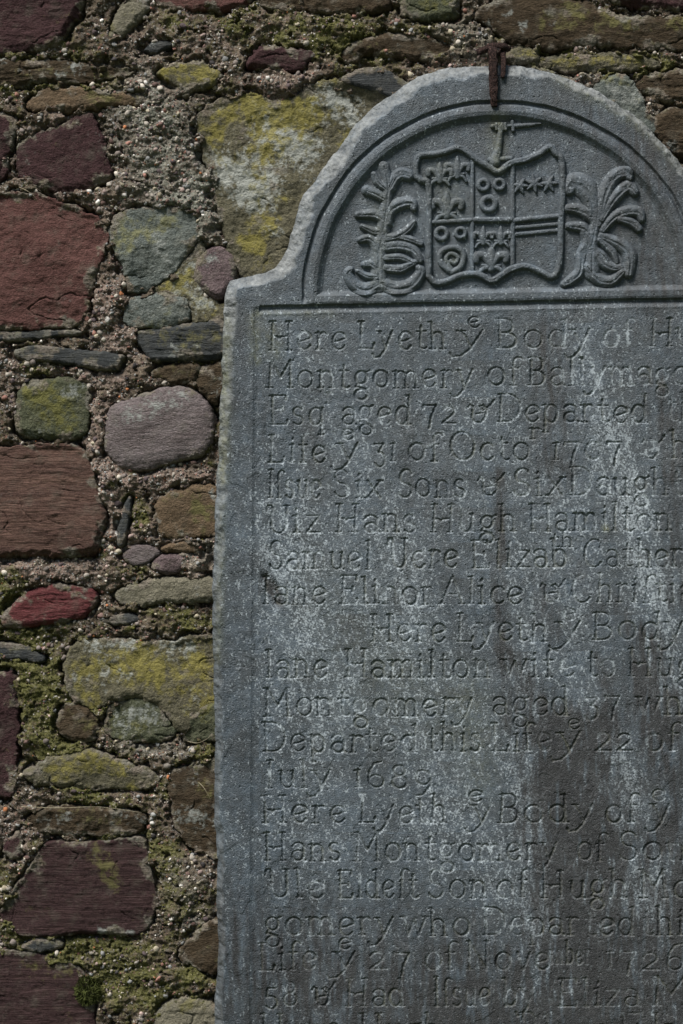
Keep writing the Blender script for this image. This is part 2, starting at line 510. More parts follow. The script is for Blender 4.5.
G = {
    'a': (0.82, [E(0.40, 0.28, 0.32, 0.28, 0, 360), E(0.38, 0.70, 0.32, 0.30, 160, 0), L(0.70, 0.72, 0.70, 0.08, 0.84, 0.0)]),
    'b': (0.85, stem(0.14, 0, C, False) + [E(0.44, 0.5, 0.32, 0.5, 0, 360)]),
    'c': (0.74, [E(0.42, 0.5, 0.36, 0.5, 40, 320)]),
    'd': (0.90, [E(0.40, 0.5, 0.34, 0.5, 0, 360)] + stem(0.75, 0, C)),
    'e': (0.80, [E(0.42, 0.5, 0.36, 0.5, 20, 325), L(0.08, 0.44, 0.40, 0.50, 0.76, 0.66), E(0.42, 0.66, 0.34, 0.34, 0, 60)]),
    'f': (0.58, stem(0.24, 0, 1.3, True, False) + [E(0.50, 1.28, 0.26, 0.32, 180, 40), L(0.04, 0.96, 0.50, 0.98)]),
    'ſ': (0.50, stem(0.22, 0, 1.3, True, False) + [E(0.48, 1.28, 0.26, 0.32, 180, 40), L(0.06, 0.9, 0.22, 0.9)]),
    'g': (0.86, [E(0.40, 0.62, 0.30, 0.36, 0, 360), L(0.60, 0.90, 0.86, 1.02), L(0.22, 0.30, 0.12, 0.10, 0.40, 0.02, 0.66, -0.06),
                 E(0.42, -0.36, 0.34, 0.30, 45, 400)]),
    'h': (0.92, stem(0.14, 0, C) + [E(0.44, 0.62, 0.30, 0.36, 180, 0), L(0.74, 0.62, 0.74, 0), serif(0.74, 0)]),
    'i': (0.40, stem(0.20) + [L(0.19, 1.30, 0.22, 1.38)]),
    'l': (0.40, stem(0.20, 0, C)),
    'm': (1.38, stem(0.14) + [E(0.41, 0.62, 0.27, 0.36, 180, 0), L(0.68, 0.62, 0.68, 0), serif(0.68, 0), E(0.95, 0.62, 0.27, 0.36, 180, 0), L(1.22, 0.62, 1.22, 0), serif(1.22, 0)]),
    'n': (0.92, stem(0.14) + [E(0.44, 0.62, 0.30, 0.36, 180, 0), L(0.74, 0.62, 0.74, 0), serif(0.74, 0)]),
    'o': (0.90, [E(0.45, 0.5, 0.39, 0.5, 0, 360)]),
    'p': (0.88, stem(0.14, -0.55, 1.0) + [E(0.46, 0.5, 0.33, 0.5, 0, 360)]),
    'q': (0.88, [E(0.40, 0.5, 0.33, 0.5, 0, 360)] + stem(0.74, -0.55, 1.0)),
    'r': (0.66, stem(0.16) + [E(0.44, 0.60, 0.28, 0.40, 180, 50)]),
    's': (0.66, [E(0.34, 0.75, 0.24, 0.25, 30, 270), E(0.34, 0.25, 0.27, 0.25, 90, -150)]),
    't': (0.62, [L(0.26, 1.32, 0.26, 0.20), E(0.46, 0.20, 0.20, 0.20, 180, 320), L(0.04, 0.98, 0.56, 1.0)]),
    'u': (0.92, [L(0.14, 1.0, 0.14, 0.38), E(0.43, 0.38, 0.29, 0.38, 180, 360), L(0.72, 1.0, 0.72, 0.05, 0.86, 0), L(0.0, 0.97, 0.14, 1.0), L(0.6, 0.97, 0.72, 1)]),
    'v': (0.84, [L(0.08, 1.0, 0.40, 0, 0.76, 1.0)]),
    'w': (1.25, [L(0.06, 1.0, 0.34, 0, 0.62, 0.9, 0.88, 0, 1.18, 1.0), serif(0.06, 1.0), serif(1.18, 1.0)]),
    'x': (0.80, [L(0.06, 0, 0.74, 1.0), L(0.08, 1.0, 0.72, 0.0), serif(0.06, 0), serif(0.74, 1.0)]),
    'y': (0.90, [L(0.08, 1.0, 0.26, 0.62, 0.44, 0.02), [(0.86, 1.05), (0.62, 0.45), (0.40, -0.10), (0.10, -0.48), (-0.22, -0.56), (-0.30, -0.36)], serif(0.08, 1.0)]),
    'z': (0.78, [L(0.08, 0.96, 0.70, 0.96, 0.08, 0.03, 0.72, 0.03)]),
    'A': (1.15, [L(0.04, 0, 0.56, C, 1.10, 0), L(0.24, 0.55, 0.88, 0.55), serif(0.04, 0), serif(1.1, 0)]),
    'B': (1.02, stem(0.16, 0, C) + [[(0.16, C)] + E(0.46, C * 0.76, 0.32, C * 0.24, 90, -90) + [(0.16, C * 0.52)], [(0.16, C * 0.52)] + E(0.48, C * 0.26, 0.42, C * 0.26, 90, -90) + [(0.16, 0)]]),
    'C': (1.18, [E(0.64, C / 2, 0.56, C / 2, 48, 318), L(1.0, 1.38, 1.02, 1.12)]),
    'D': (1.28, stem(0.16, 0, C) + [[(0.0, C), (0.16, C)] + E(0.52, C / 2, 0.66, C / 2, 90, -90) + [(0.16, 0)]]),
    'E': (1.02, stem(0.16, 0, C) + [L(0.02, C, 0.88, C, 0.90, C - 0.24), L(0.16, 0.84, 0.70, 0.84), L(0.70, 0.96, 0.70, 0.72), L(0.02, 0, 0.92, 0, 0.98, 0.26)]),
    'H': (1.26, stem(0.16, 0, C) + stem(1.04, 0, C) + [L(0.16, 0.80, 0.42, 0.76, 0.52, 0.66, 0.62, 0.76, 1.04, 0.80), serif(0.16, C), serif(1.04, C)]),
    'I': (0.46, stem(0.22, 0, C) + [serif(0.22, C), L(0.04, 0.82, 0.22, 0.82)]),
    'L': (0.95, stem(0.16, 0, C) + [L(0.02, 0, 0.82, 0.0, 0.90, 0.30), serif(0.16, C)]),
    'M': (1.50, [L(0.16, 0, 0.20, C, 0.74, 0.62, 1.24, C, 1.30, 0), serif(0.16, 0, 0.2), serif(1.30, 0), L(0.0, C, 0.2, C), L(1.24, C, 1.42, C)]),
    'N': (1.25, [L(0.14, 0, 0.14, C, 1.05, 0, 1.05, C), serif(0.14, 0), L(-0.04, C, 0.14, C), serif(1.05, C)]),
    'O': (1.40, [E(0.70, C / 2, 0.62, C / 2, 0, 360)]),
    'S': (0.92, [E(0.46, C * 0.75, 0.33, C * 0.25, 25, 265), E(0.44, C * 0.25, 0.38, C * 0.25, 95, -160)]),
    'V': (1.10, [[(-0.04, C - 0.35), (0.02, C), (0.20, C), (0.26, C - 0.3)] + E(0.58, 0.48, 0.36, 0.48, 170, 350) + [(0.96, C)], serif(0.94, C)]),
    '0': (0.86, [E(0.43, 0.5, 0.36, 0.5, 0, 360)]),
    '1': (0.40, stem(0.2, 0, 1.0) + [serif(0.2, 1.0, 0.1)]),
    '2': (0.86, [[(0.10, 0.78)] + E(0.42, 0.74, 0.30, 0.28, 150, -40) + [(0.06, 0.03), (0.82, 0.03)]]),
    '3': (0.80, [L(0.10, 0.96, 0.66, 0.96, 0.36, 0.52), E(0.38, 0.10, 0.34, 0.42, 95, -150)]),
    '5': (0.78, [L(0.66, 1.0, 0.18, 1.0, 0.14, 0.52), E(0.36, 0.18, 0.32, 0.36, 120, -140)]),
    '6': (0.86, [E(0.44, 0.36, 0.33, 0.36, 0, 360), [(0.11, 0.40), (0.16, 0.95), (0.40, 1.40), (0.72, 1.5)]]),
    '7': (0.84, [L(0.06, 0.86, 0.08, 1.0, 0.76, 1.0, 0.50, 0.35, 0.40, -0.3)]),
    '8': (0.86, [E(0.42, 1.02, 0.26, 0.30, 0, 360), E(0.42, 0.36, 0.34, 0.36, 0, 360)]),
    '9': (0.86, [E(0.42, 0.56, 0.34, 0.40, 0, 360), [(0.76, 0.56), (0.70, 0.05), (0.40, -0.40), (0.12, -0.46)]]),
    '&': (1.15, [[(0.08, 0.92), (0.16, 1.06), (0.28, 0.96), (0.26, 0.30), (0.36, 0.04), (0.62, 0.02), (0.80, 0.30), (0.84, 0.75), (0.70, 1.05), (0.56, 0.95), (0.70, 0.72), (1.0, 1.05), (1.14, 1.34)], L(0.42, 0.52, 0.84, 0.62)]),
}

LINES = [  # baseline, tokens (text, x0, x1[, raise, scale])
    (350, [('Here', 269, 346), ('Lyeth', 358, 446), ('y', 459, 484), ('e', 468, 481, 20, 0.62), ('Body', 497, 591), ('of', 603, 634), ('Hugh', 650, 734)]),
    (387.5, [('Montgomery', 266, 473), ('of', 487, 521), ('Ballymagown', 528, 736)]),
    (424.5, [('Esq', 270, 324), ('r', 325, 333, 20, 0.62), ('aged', 341, 411), ('72', 422, 457), ('&', 466, 494), ('Departed', 497, 648), ('this', 667, 720)]),
    (462, [('Life', 268, 326), ('y', 338, 359), ('e', 342, 354, 21, 0.62), ('31', 374, 396), ('of', 408, 441), ('Octo', 450, 530), ('r', 530, 541, 20, 0.65), ('1707', 551, 624), ('&', 640, 664), ('had', 672, 724)]),
    (498, [('Iſsue', 268, 321), ('Six', 334, 382), ('Sons', 397, 466), ('&', 477, 506), ('Six', 512, 564), ('Daughters', 570, 732)]),
    (533, [('Viz', 266, 321), ('Hans', 336, 416), ('Hugh', 430, 517), ('Hamilton', 530, 672), ('M', 684, 712)]),
    (569, [('Samuel', 268, 371), ('Vere', 389, 458), ('Elizab', 472, 568), ('th', 552, 574, 20, 0.55), ('Catherine', 583, 728)]),
    (604.5, [('Iane', 262, 326), ('Elinor', 340, 434), ('Alice', 441, 523), ('&', 540, 567), ('Chriſtian', 571, 716)]),
    (642, [('Here', 371, 446), ('Lyeth', 457, 548), ('y', 557, 581), ('e', 563, 576, 20, 0.62), ('Body', 592, 684), ('of', 696, 728)]),
    (678, [('Iane', 265, 328), ('Hamilton', 345, 490), ('wife', 502, 576), ('to', 588, 616), ('Hugh', 628, 716)]),
    (716, [('Montgomery', 264, 474), ('aged', 492, 570), ('37', 583, 621), ('who', 637, 704)]),
    (752, [('Departed', 263, 417), ('this', 428, 480), ('Life', 492, 552), ('y', 559, 582), ('e', 568, 580, 21, 0.62), ('22', 595, 633), ('of', 645, 680)]),
    (788, [('Iuly', 265, 331), ('1689', 354, 433)]),
    (823, [('Here', 262, 346), ('Lyeth', 359, 447), ('y', 472, 492), ('e', 468, 483, 20, 0.66), ('Body', 497, 594), ('of', 606, 638), ('y', 652, 672), ('e', 652, 666, 21, 0.66), ('s', 694, 706)]),
    (861, [('Hans', 265, 341), ('Montgomery', 354, 557), ('of', 577, 606), ('Son', 618, 688)]),
    (898, [('Vle', 267, 325), ('Eldeſt', 338, 418), ('Son', 428, 487), ('of', 497, 528), ('Hugh', 541, 627), ('Mont', 641, 728)]),
    (935.5, [('gomery', 265, 393), ('who', 402, 470), ('Departed', 483, 634), ('this', 642, 700)]),
    (970, [('Life', 259, 316), ('y', 334, 356), ('e', 338, 351, 21, 0.64), ('27', 369, 411), ('of', 424, 457), ('Nove', 467, 550), ('mber', 550, 592, 6, 0.8), ('1726', 606, 684)]),
    (1006, [('58', 264, 298), ('&', 311, 336), ('Had', 346, 405), ('Iſsue', 434, 490), ('by', 503, 535), ('Eliza', 558, 640), ('M', 652, 690)]),
    (1042, [('Hans', 262, 340), ('Hugh', 360, 440), ('Bl', 520, 552), ('Ely', 620, 690)]),
]
x0g, y0g = xs[0], ys[0]
NYU = int((1032 - 58) / st)
GRV = np.zeros((NYU, NXU), np.float32)       # depth of cut, mm
WHO = np.full((NYU, NXU), -1, np.int8)


def disc(F, cx, cy, r, hgt, power=1.0, who=None):
    i0 = max(0, int((cx - r - x0g) / st)); i1 = min(F.shape[1], int((cx + r - x0g) / st) + 2)
    j0 = max(0, int((cy - r - y0g) / st)); j1 = min(F.shape[0], int((cy + r - y0g) / st) + 2)
    if i1 <= i0 or j1 <= j0: return
    px = xs[i0:i1][None, :] - cx; py = ys[j0:j1][:, None] - cy
    q2 = np.clip(1 - (px * px + py * py) / (r * r), 0, 1)
    v = hgt * (q2 ** power)
    sub = F[j0:j1, i0:i1]
    if who is not None:
        WHO[j0:j1, i0:i1][v > sub] = who
    np.maximum(sub, v, out=sub)


XH = 17.3
lr = random.Random(5)
for li, (by, toks) in enumerate(LINES):
    for tk in toks:
        txt, a, b = tk[:3]
        up, sc = (tk[3], tk[4]) if len(tk) > 3 else (0, 1.0)
        adv = [G[ch][0] for ch in txt]
        tot = sum(adv) + 0.20 * (len(txt) - 1)
        kx = (b - a) / tot
        ky = XH * sc
        cur = 0.0
        slope = -0.011 * max(0, 1 - (by - 350) / 600)
        for ci, ch in enumerate(txt):
            w, strokes = G[ch]
            jx, jy = lr.uniform(-0.5, 0.5), lr.uniform(-0.7, 0.7)
            dep = lr.uniform(0.8, 1.15); ks = ky * lr.uniform(0.96, 1.04); wob = lr.uniform(-0.05, 0.05)
            for sp in strokes:
                pts = [(a + (cur + px + wob * py) * kx + jx, by + slope * (a - 269) - up - py * ks + jy) for px, py in sp]
                for (xa, ya), (xb, yb) in zip(pts, pts[1:]):
                    ln = math.hypot(xb - xa, yb - ya); n = max(1, int(ln / 0.55))
                    ver = abs(yb - ya) / (ln + 1e-6)
                    rad = (1.22 + 0.52 * ver) * (1.0 if sc == 1 else 0.85)
                    for k_ in range(n + 1):
                        u_ = k_ / n
                        disc(GRV, xa + (xb - xa) * u_, ya + (yb - ya) * u_, rad * (0.9 + 0.22 * math.sin(k_ * 0.7 + ci + jx * 9)), 2.9 * dep * (0.75 + 0.25 * ver) * (1 if sc == 1 else 0.8), 0.8, li)
            cur += w + 0.20
wear = np.clip(0.92 + 1.6 * fbm(X[:NYU, :NXU] / 26, Y[:NYU, :NXU] / 22, 4, 51) - blobs(X[:NYU, :NXU], Y[:NYU, :NXU], [
    (575, 330, 640, 345, 22, 0.5), (590, 800, 600, 760, 40, 0.2), (640, 990, 560, 1000, 30, 0.35), (560, 375, 640, 380, 15, 0.35), (640, 560, 680, 600, 20, 0.25), (300, 990, 560, 1010, 30, 0.2), (640, 330, 680, 480, 30, 0.25), (500, 900, 680, 1010, 60, 0.22), (300, 560, 460, 580, 14, 0.2), (270, 780, 340, 800, 16, 0.3), (590, 680, 680, 760, 24, 0.2)]), 0.10, 1.15)
GRV = GRV * wear
GRVs = GRV * (1 + 0.35 * n_fine[:NYU, :NXU])
H[:NYU, :NXU] -= GRVs

# ---- masks for the slate
sx = fbm((X - 0.22 * Y) / 8, Y / 60, 5, 61)
spk = fbm(X / 2.3, Y / 2.6, 3, 62)
spk2 = fbm(X / 6, Y / 8, 4, 63)
la = blobs(X, Y, [(575, 330, 612, 430, 20, 0.26), (612, 430, 655, 580, 18, 0.46), (300, 540, 300, 760, 30, 0.12), (360, 480, 400, 600, 40, 0.10), (600, 470, 625, 520, 10, 0.3), (650, 580, 676, 690, 22, 0.30), (560, 480, 590, 700, 26, 0.22), (520, 560, 530, 720, 24, 0.24),
                  (275, 560, 330, 720, 38, 0.28), (285, 500, 300, 560, 25, 0.16), (400, 600, 440, 760, 50, 0.22), (520, 760, 535, 840, 18, 0.34), (440, 820, 520, 900, 36, 0.22),
                  (620, 760, 650, 900, 22, 0.34), (540, 860, 545, 1000, 16, 0.20), (655, 880, 660, 1010, 20, 0.22), (590, 860, 600, 930, 16, 0.2), (270, 820, 330, 840, 30, 0.14),
                  (320, 470, 480, 520, 40, 0.10), (300, 360, 420, 400, 50, 0.06), (500, 400, 520, 470, 30, 0.12)])
la = la * (0.85 + 1.1 * sx) + 0.09 + 0.20 * fbm(X / 50, Y / 60, 3, 67) - 0.06 * sstep(310, 290, Y)
spf = fbm(X / 1.5, Y / 1.7, 2, 66)
film = np.clip(la * 1.15 + 0.35 * sx * la / 0.3 + 0.30 * spk2 * np.clip(la / 0.25, 0, 1), 0, 1)
film = film * (0.55 + 0.9 * spk + 0.5 * spf)
dots = sstep(0.36 - 0.75 * la, 0.56 - 0.75 * la, spf * 0.5 + 0.72 * spk + 0.55 * spk2)
lich = np.clip(0.42 * np.clip(film, 0, 0.75) + 0.62 * dots, 0, 0.75)
lich = lich * sstep(0.2, 0.9, flat)
rim_glint = np.zeros_like(X); rim_glint[:NYU, :NXU] = np.exp(-((GRV - 0.35) / 0.5) ** 2) * (GRV > 0.02)
lich = np.clip(lich + 0.62 * rim_glint * sstep(-0.2, 0.25, spk2 + 0.6 * spk + 0.1), 0, 0.8)  # lichen on the letter edges, doubling as painted bright rims
stn_vig = blobs(X, Y, [(493, 70, 496, 122, 4.5, 0.55), (500, 470, 503, 560, 4.5, 0.8), (497, 560, 505, 650, 7, 0.85), (500, 650, 512, 720, 14, 0.5), (515, 660, 560, 740, 13, 0.5), (556, 740, 590, 850, 34, 1.6), (645, 650, 660, 760, 16, 0.4), (575, 850, 585, 960, 26, 0.7), (500, 480, 498, 540, 4, 0.6), (596, 725, 604, 760, 18, 0.6), (540, 790, 560, 930, 30, 0.35), (360, 360, 380, 420, 30, 0.2), (420, 440, 440, 520, 26, 0.25), (240, 330, 236, 420, 16, 0.25), (300, 740, 420, 770, 20, 0.25), (440, 560, 470, 640, 18, 0.25),
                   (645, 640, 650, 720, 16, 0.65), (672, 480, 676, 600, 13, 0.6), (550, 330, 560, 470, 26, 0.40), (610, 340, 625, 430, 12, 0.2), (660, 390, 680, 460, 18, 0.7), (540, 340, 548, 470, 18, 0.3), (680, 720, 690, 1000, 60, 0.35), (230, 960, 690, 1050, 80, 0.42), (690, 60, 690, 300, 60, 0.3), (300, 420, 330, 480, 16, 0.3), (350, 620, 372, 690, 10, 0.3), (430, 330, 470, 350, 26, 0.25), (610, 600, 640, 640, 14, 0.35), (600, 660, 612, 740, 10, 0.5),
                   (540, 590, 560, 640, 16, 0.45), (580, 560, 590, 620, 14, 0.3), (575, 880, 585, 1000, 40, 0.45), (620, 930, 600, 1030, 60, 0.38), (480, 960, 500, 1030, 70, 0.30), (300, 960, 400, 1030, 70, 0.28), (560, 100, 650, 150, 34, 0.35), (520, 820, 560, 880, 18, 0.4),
                   (300, 1040, 680, 1040, 60, 0.25), (680, 840, 690, 1000, 50, 0.2), (640, 150, 660, 260, 40, 0.25), (250, 560, 232, 1000, 10, 0.15), (600, 240, 660, 280, 45, 0.22), (470, 120, 540, 190, 40, 0.18), (690, 700, 700, 1000, 40, 0.4)])  # dark stains; broad blobs at the foot and right edge paint in a vignette
stn_vig = np.clip(stn_vig * (0.9 + 1.7 * fbm(X / 7, Y / 36, 4, 64)) + 0.10 * sx, 0, 0.92)
stn_vig = np.maximum(stn_vig, np.clip(hol * 1.1, 0, 0.95) * sstep(-0.5, 0.2, n_med + 0.3))
lich = lich * (1 - 0.80 * np.clip(stn_vig * 1.1, 0, 1))
raw = np.clip(raw, 0, 0.85) * (d > -3)
rawk = np.where((X < 300) & (Y > 330), 0.55, 1.0) * np.where(Y > 600, 0.7, 1)
raw = raw * rawk
mo = blobs(X, Y, [(226, 320, 222, 480, 6, 0.75), (222, 500, 218, 660, 5, 0.35), (254, 318, 256, 360, 6, 0.5), (270, 330, 276, 352, 9, 0.35), (258, 312, 330, 314, 4, 0.3),
                  (498, 120, 498, 166, 9, 0.45), (560, 78, 640, 122, 7, 0.4), (640, 122, 683, 168, 6, 0.5), (605, 527, 606, 529, 3, 1.1), (452, 259, 452, 260, 10, 0.25),
                  (380, 200, 380, 280, 14, 0.2), (440, 170, 450, 210, 16, 0.2), (330, 600, 360, 700, 50, 0.10), (400, 660, 440, 720, 40, 0.14), (470, 690, 480, 780, 20, 0.2)])
# a faint green growth has rooted in the cut letters
gz = np.zeros_like(X); gz[:NYU, :NXU] = np.clip(GRV / 2.5, 0, 1)
mo = np.clip(mo * (0.8 + 1.2 * fbm(X / 5, Y / 6, 4, 65)) + gz * 0.22 * (0.6 + 1.5 * n_big), 0, 0.85)

DEP = (-H * 0.001).astype(np.float32)
gy_, gx_ = np.gradient(-DEP, ys * S, xs * S)
NR = np.stack([-gx_, -np.ones_like(gx_), gy_], -1).astype(np.float32)
NR /= np.linalg.norm(NR, axis=-1, keepdims=True)
attrs = {'lichen': lich, 'stain_vignette': stn_vig, 'moss': mo, 'raw': raw}

HS = empty('headstone', ((497 - 341.5) * S, 0.04, 0.0))
tag(HS, 'tall round-topped grey slate headstone with carved arms and long worn inscription', 'gravestone')


def cellmask(node):            # node mask -> cells with any node in it
    return node[:-1, :-1] | node[1:, :-1] | node[:-1, 1:] | node[1:, 1:]


inside = cellmask(d > -4.0)
insc = np.zeros(inside.shape, np.int8) - 1
gc = (GRV[:-1, :-1] + GRV[1:, 1:] + GRV[1:, :-1] + GRV[:-1, 1:]) / 4
for li, (by, toks) in enumerate(LINES):
    a_, b_ = min(t_[1] for t_ in toks) - 4, max(t_[2] for t_ in toks) + 4
    i0, i1 = np.searchsorted(xs, a_), np.searchsorted(xs, min(b_, 738))
    top = by - 27 if li == 0 else max(by - 27, LINES[li - 1][0] + 9.5)
    j0, j1 = np.searchsorted(ys, top), np.searchsorted(ys, by + 9.5)
    insc[j0:j1, i0:i1] = li
mould = (np.abs(s_arc - 8.5) < 9.0) & (sb > 1)
mould = mould[:-1, :-1] & (insc < 0) & inside
body = inside & (insc < 0) & ~mould
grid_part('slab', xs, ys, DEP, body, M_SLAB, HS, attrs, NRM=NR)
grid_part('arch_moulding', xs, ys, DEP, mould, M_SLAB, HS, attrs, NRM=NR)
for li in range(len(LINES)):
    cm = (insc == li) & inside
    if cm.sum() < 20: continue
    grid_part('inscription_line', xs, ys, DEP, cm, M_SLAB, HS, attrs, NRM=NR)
# the plain back and sides of the slab
bp = OUTP[::2]
Vb = []; n_ = len(bp)
for yy in (0.085, 0.024):
    for (px, py) in bp:
        cx_, cy_ = 497 + (px - 497) * 0.975, 640 + (py - 640) * 0.985
        Vb.append(((cx_ - 341.5) * S, yy, max(-0.05, Z0 + 1.024 + (512 - cy_) * S)))
me = bpy.data.meshes.new('slab_back')
me.from_pydata(Vb, [], [tuple(range(n_))] + [(i, i + 1, n_ + i + 1, n_ + i) for i in range(n_ - 1)])
me.materials.append(M_SLAB); me.update()
ob = bpy.data.objects.new('slab_back', me); COL.objects.link(ob); ob.parent = HS
ob.matrix_parent_inverse = Matrix.Translation(HS.location).inverted()

# ---- relief carving on the tympanum: every piece a mesh of its own standing on the field
FS = (NYU, NXU)
XU, YU = X[:NYU, :NXU], Y[:NYU, :NXU]
HBU = HB[:NYU, :NXU]


def newF(): return np.zeros(FS, np.float32)


def stroke(F, pts, rad, hgt, n=6, power=0.45):
    P = catmull(pts, False, n)
    if not isinstance(rad, (list, tuple)): rad = [rad] * len(pts)
    RR = np.interp(np.linspace(0, len(pts) - 1, len(P)), range(len(pts)), rad)
    for i in range(len(P) - 1):
        ln = math.hypot(*(P[i + 1] - P[i])); k_ = max(1, int(ln / 0.6))
        for j in range(k_ + 1):
            u_ = j / k_
            c = P[i] * (1 - u_) + P[i + 1] * u_; r = RR[i] * (1 - u_) + RR[i + 1] * u_
            disc(F, c[0], c[1], r, hgt * (0.55 + 0.45 * min(1, r / 4.0)), power)


def frond(F, V, pts, rad, hgt):
    n_ = len(pts)
    stroke(F, pts, [r_ * (1.3 - 0.22 * i_ / (n_ - 1)) for i_, r_ in enumerate(rad)], hgt * 0.95, 6, 0.7)
    off = [(x_ + 0.3, y_ + 0.22 * rad[i_]) for i_, (x_, y_) in enumerate(pts)]
    stroke(V, off, [max(0.8, r_ * 0.26) * (0.6 if i_ in (0, n_ - 1) else 1) for i_, r_ in enumerate(rad)], 1.9, 6, 0.7)


def line(F, x0, y0, x1, y1, rad, hgt, power=0.45): stroke(F, [(x0, y0), (x1, y1)], rad, hgt, 2, power)


def relief(name, F, parent, hgt_scale=1.0):
    F = np.minimum(F, 6.6 + 1.6 * n_big[:NYU, :NXU] + 0.8 * n_med[:NYU, :NXU])
    F = np.where(F > 0, np.maximum(F, 0.03), 0)
    rough = 1 + 0.12 * n_med[:NYU, :NXU] + 0.05 * n_fine[:NYU, :NXU]
    Hh = HBU + np.where(F > 0.02, F * rough * hgt_scale * 1.35, -1.2)
    full = np.where(F > 0, Hh, HBU - 2.0)
    Dp = DEP.copy(); Dp[:NYU, :NXU] = -full * 0.001
    node = np.zeros(X.shape, bool); node[:NYU, :NXU] = F > 0.02
    cm = cellmask(node)
    jj, ii = np.nonzero(cm)
    j0, j1, i0, i1 = max(jj.min() - 3, 0), jj.max() + 5, max(ii.min() - 3, 0), ii.max() + 5
    sl = (slice(j0, j1), slice(i0, i1))
    D_ = Dp[sl]
    gy2, gx2 = np.gradient(-D_, ys[j0:j1] * S, xs[i0:i1] * S)
    N_ = np.stack([-gx2, -np.ones_like(gx2), gy2], -1); N_ /= np.linalg.norm(N_, axis=-1, keepdims=True)
    return grid_part(name, xs[i0:i1], ys[j0:j1], D_, cm[j0:j1 - 1, i0:i1 - 1], M_SLAB, parent,
                     {k_: a_[sl] for k_, a_ in attrs.items()}, NRM=N_.astype(np.float32))


F = newF()
stroke(F, [(429, 276), (429, 235), (429, 186), (421, 180), (416, 173), (418.5, 156.5), (434, 153.7), (447, 151), (457, 147.2), (466, 150.5), (476, 159), (489.6, 167),
           (499, 171.5), (510.7, 163), (526.5, 159), (540, 153), (550, 146.5), (556, 153), (562, 160), (563, 190), (561.5, 217), (560, 262), (553, 276.5),
           (540, 271), (526.5, 266), (513, 268), (503, 274), (492, 280.5), (482, 275.5), (471, 273.5), (458, 276), (447, 281), (436, 282.5), (429, 276)],
       [3.6] * 34, 7.0, 5)
SH = relief('shield_border', F, HS)
F = newF(); line(F, 472.5, 160, 472.5, 270, 2.4, 4.5); line(F, 513, 164, 513, 268, 2.6, 4.5)
relief('upright_bar', F, SH)
F = newF(); line(F, 432, 222, 471, 219.8, 2.8, 5.5); line(F, 475, 219.6, 511, 219.6, 3.2, 6.0); line(F, 516, 220, 559, 215.7, 3.0, 5.5)
relief('cross_bar', F, SH)
F = newF(); line(F, 517, 227.5, 559, 223.6, 2.3, 4.0); line(F, 517, 234, 559, 230, 2.3, 3.8)
relief('cross_bar', F, SH)


def ring(cx, cy, ro, ri):
    F = newF(); rm = (ro + ri) / 2; r = (ro - ri) / 2 + 0.4
    for k_ in range(48):
        a_ = k_ * math.pi / 24
        disc(F, cx + rm * math.cos(a_), cy + rm * math.sin(a_), r, 5.0, 0.45)
    relief('ring', F, SH)


ring(483.6, 184.5, 7.2, 2.6); ring(499.6, 184, 6.8, 2.6); ring(489, 203.5, 9.4, 3.6)
ring(441.6, 233.4, 7.8, 3.0); ring(460.8, 232.8, 6.8, 2.6)
F = newF()
stroke(F, [(452, 272), (442, 264), (440, 254), (447, 248), (458, 248), (464, 255), (461, 266), (452, 272)], 3.2, 5.2)
stroke(F, [(451, 268), (446, 259), (451, 253), (458, 257), (455, 263), (451, 261)], 2.4, 4.2)
relief('spiral_heart', F, SH)


def fleur(cx, cy, w, h, hg=5.2):
    F = newF()
    u_ = w / 2; v = h / 2
    stroke(F, [(cx, cy - v), (cx, cy - v * 0.2), (cx, cy + v * 0.6)], [1.4, w * 0.19, w * 0.13], hg)
    for s_ in (-1, 1):
        stroke(F, [(cx + s_ * w * 0.05, cy + v * 0.30), (cx + s_ * u_ * 0.45, cy - v * 0.30), (cx + s_ * u_ * 0.9, cy - v * 0.34), (cx + s_ * u_ * 0.92, cy + v * 0.02)], [w * 0.10, w * 0.13, w * 0.14, w * 0.11], hg)
        stroke(F, [(cx + s_ * w * 0.03, cy + v * 0.45), (cx + s_ * u_ * 0.5, cy + v * 0.62), (cx + s_ * u_ * 0.75, cy + v * 0.95)], [w * 0.09, w * 0.09, w * 0.07], hg)
    line(F, cx - u_ * 0.55, cy + v * 0.36, cx + u_ * 0.55, cy + v * 0.36, 1.6, hg)
    relief('fleur_de_lis', F, SH)


fleur(440, 174, 25, 23); fleur(457.5, 169, 24, 25); fleur(447, 207, 31, 31)
fleur(483.5, 237, 20, 21); fleur(501, 237, 20, 21); fleur(491.5, 260, 32, 28)


def star(cx, cy, r):
    F = newF()
    a0 = lr.uniform(0, 60)
    for k_ in range(6):
        a_ = R(a0 + 60 * k_)
        stroke(F, [(cx, cy), (cx + r * math.cos(a_), cy + r * math.sin(a_))], [3.6, 1.2], 5.0, 3)
    relief('star', F, SH)


star(520, 185, 8.2); star(534.5, 183, 8.8); star(549, 183, 8.4)
# hand holding a dagger above the shield
F = newF()
stroke(F, [(495, 161), (498.5, 148), (500.5, 132), (501, 126)], [6.0, 3.8, 3.2, 3.6], 6.0)
line(F, 490, 159, 511, 158, 2.6, 5.0)
for k_ in range(4):
    line(F, 496.5 + 3.0 * k_, 123.5, 497 + 3.0 * k_, 129, 2.0, 7.0)
disc(F, 493, 125.8, 2.8, 5.5, 0.45); line(F, 493, 126, 513, 125.4, 2.0, 5.2)
line(F, 512.5, 121.5, 513.5, 130, 2.2, 5.5)
stroke(F, [(513, 125.6), (528, 124.6), (541, 123.4)], [2.6, 2.4, 1.0], 5.2)
relief('hand_with_dagger', F, HS)
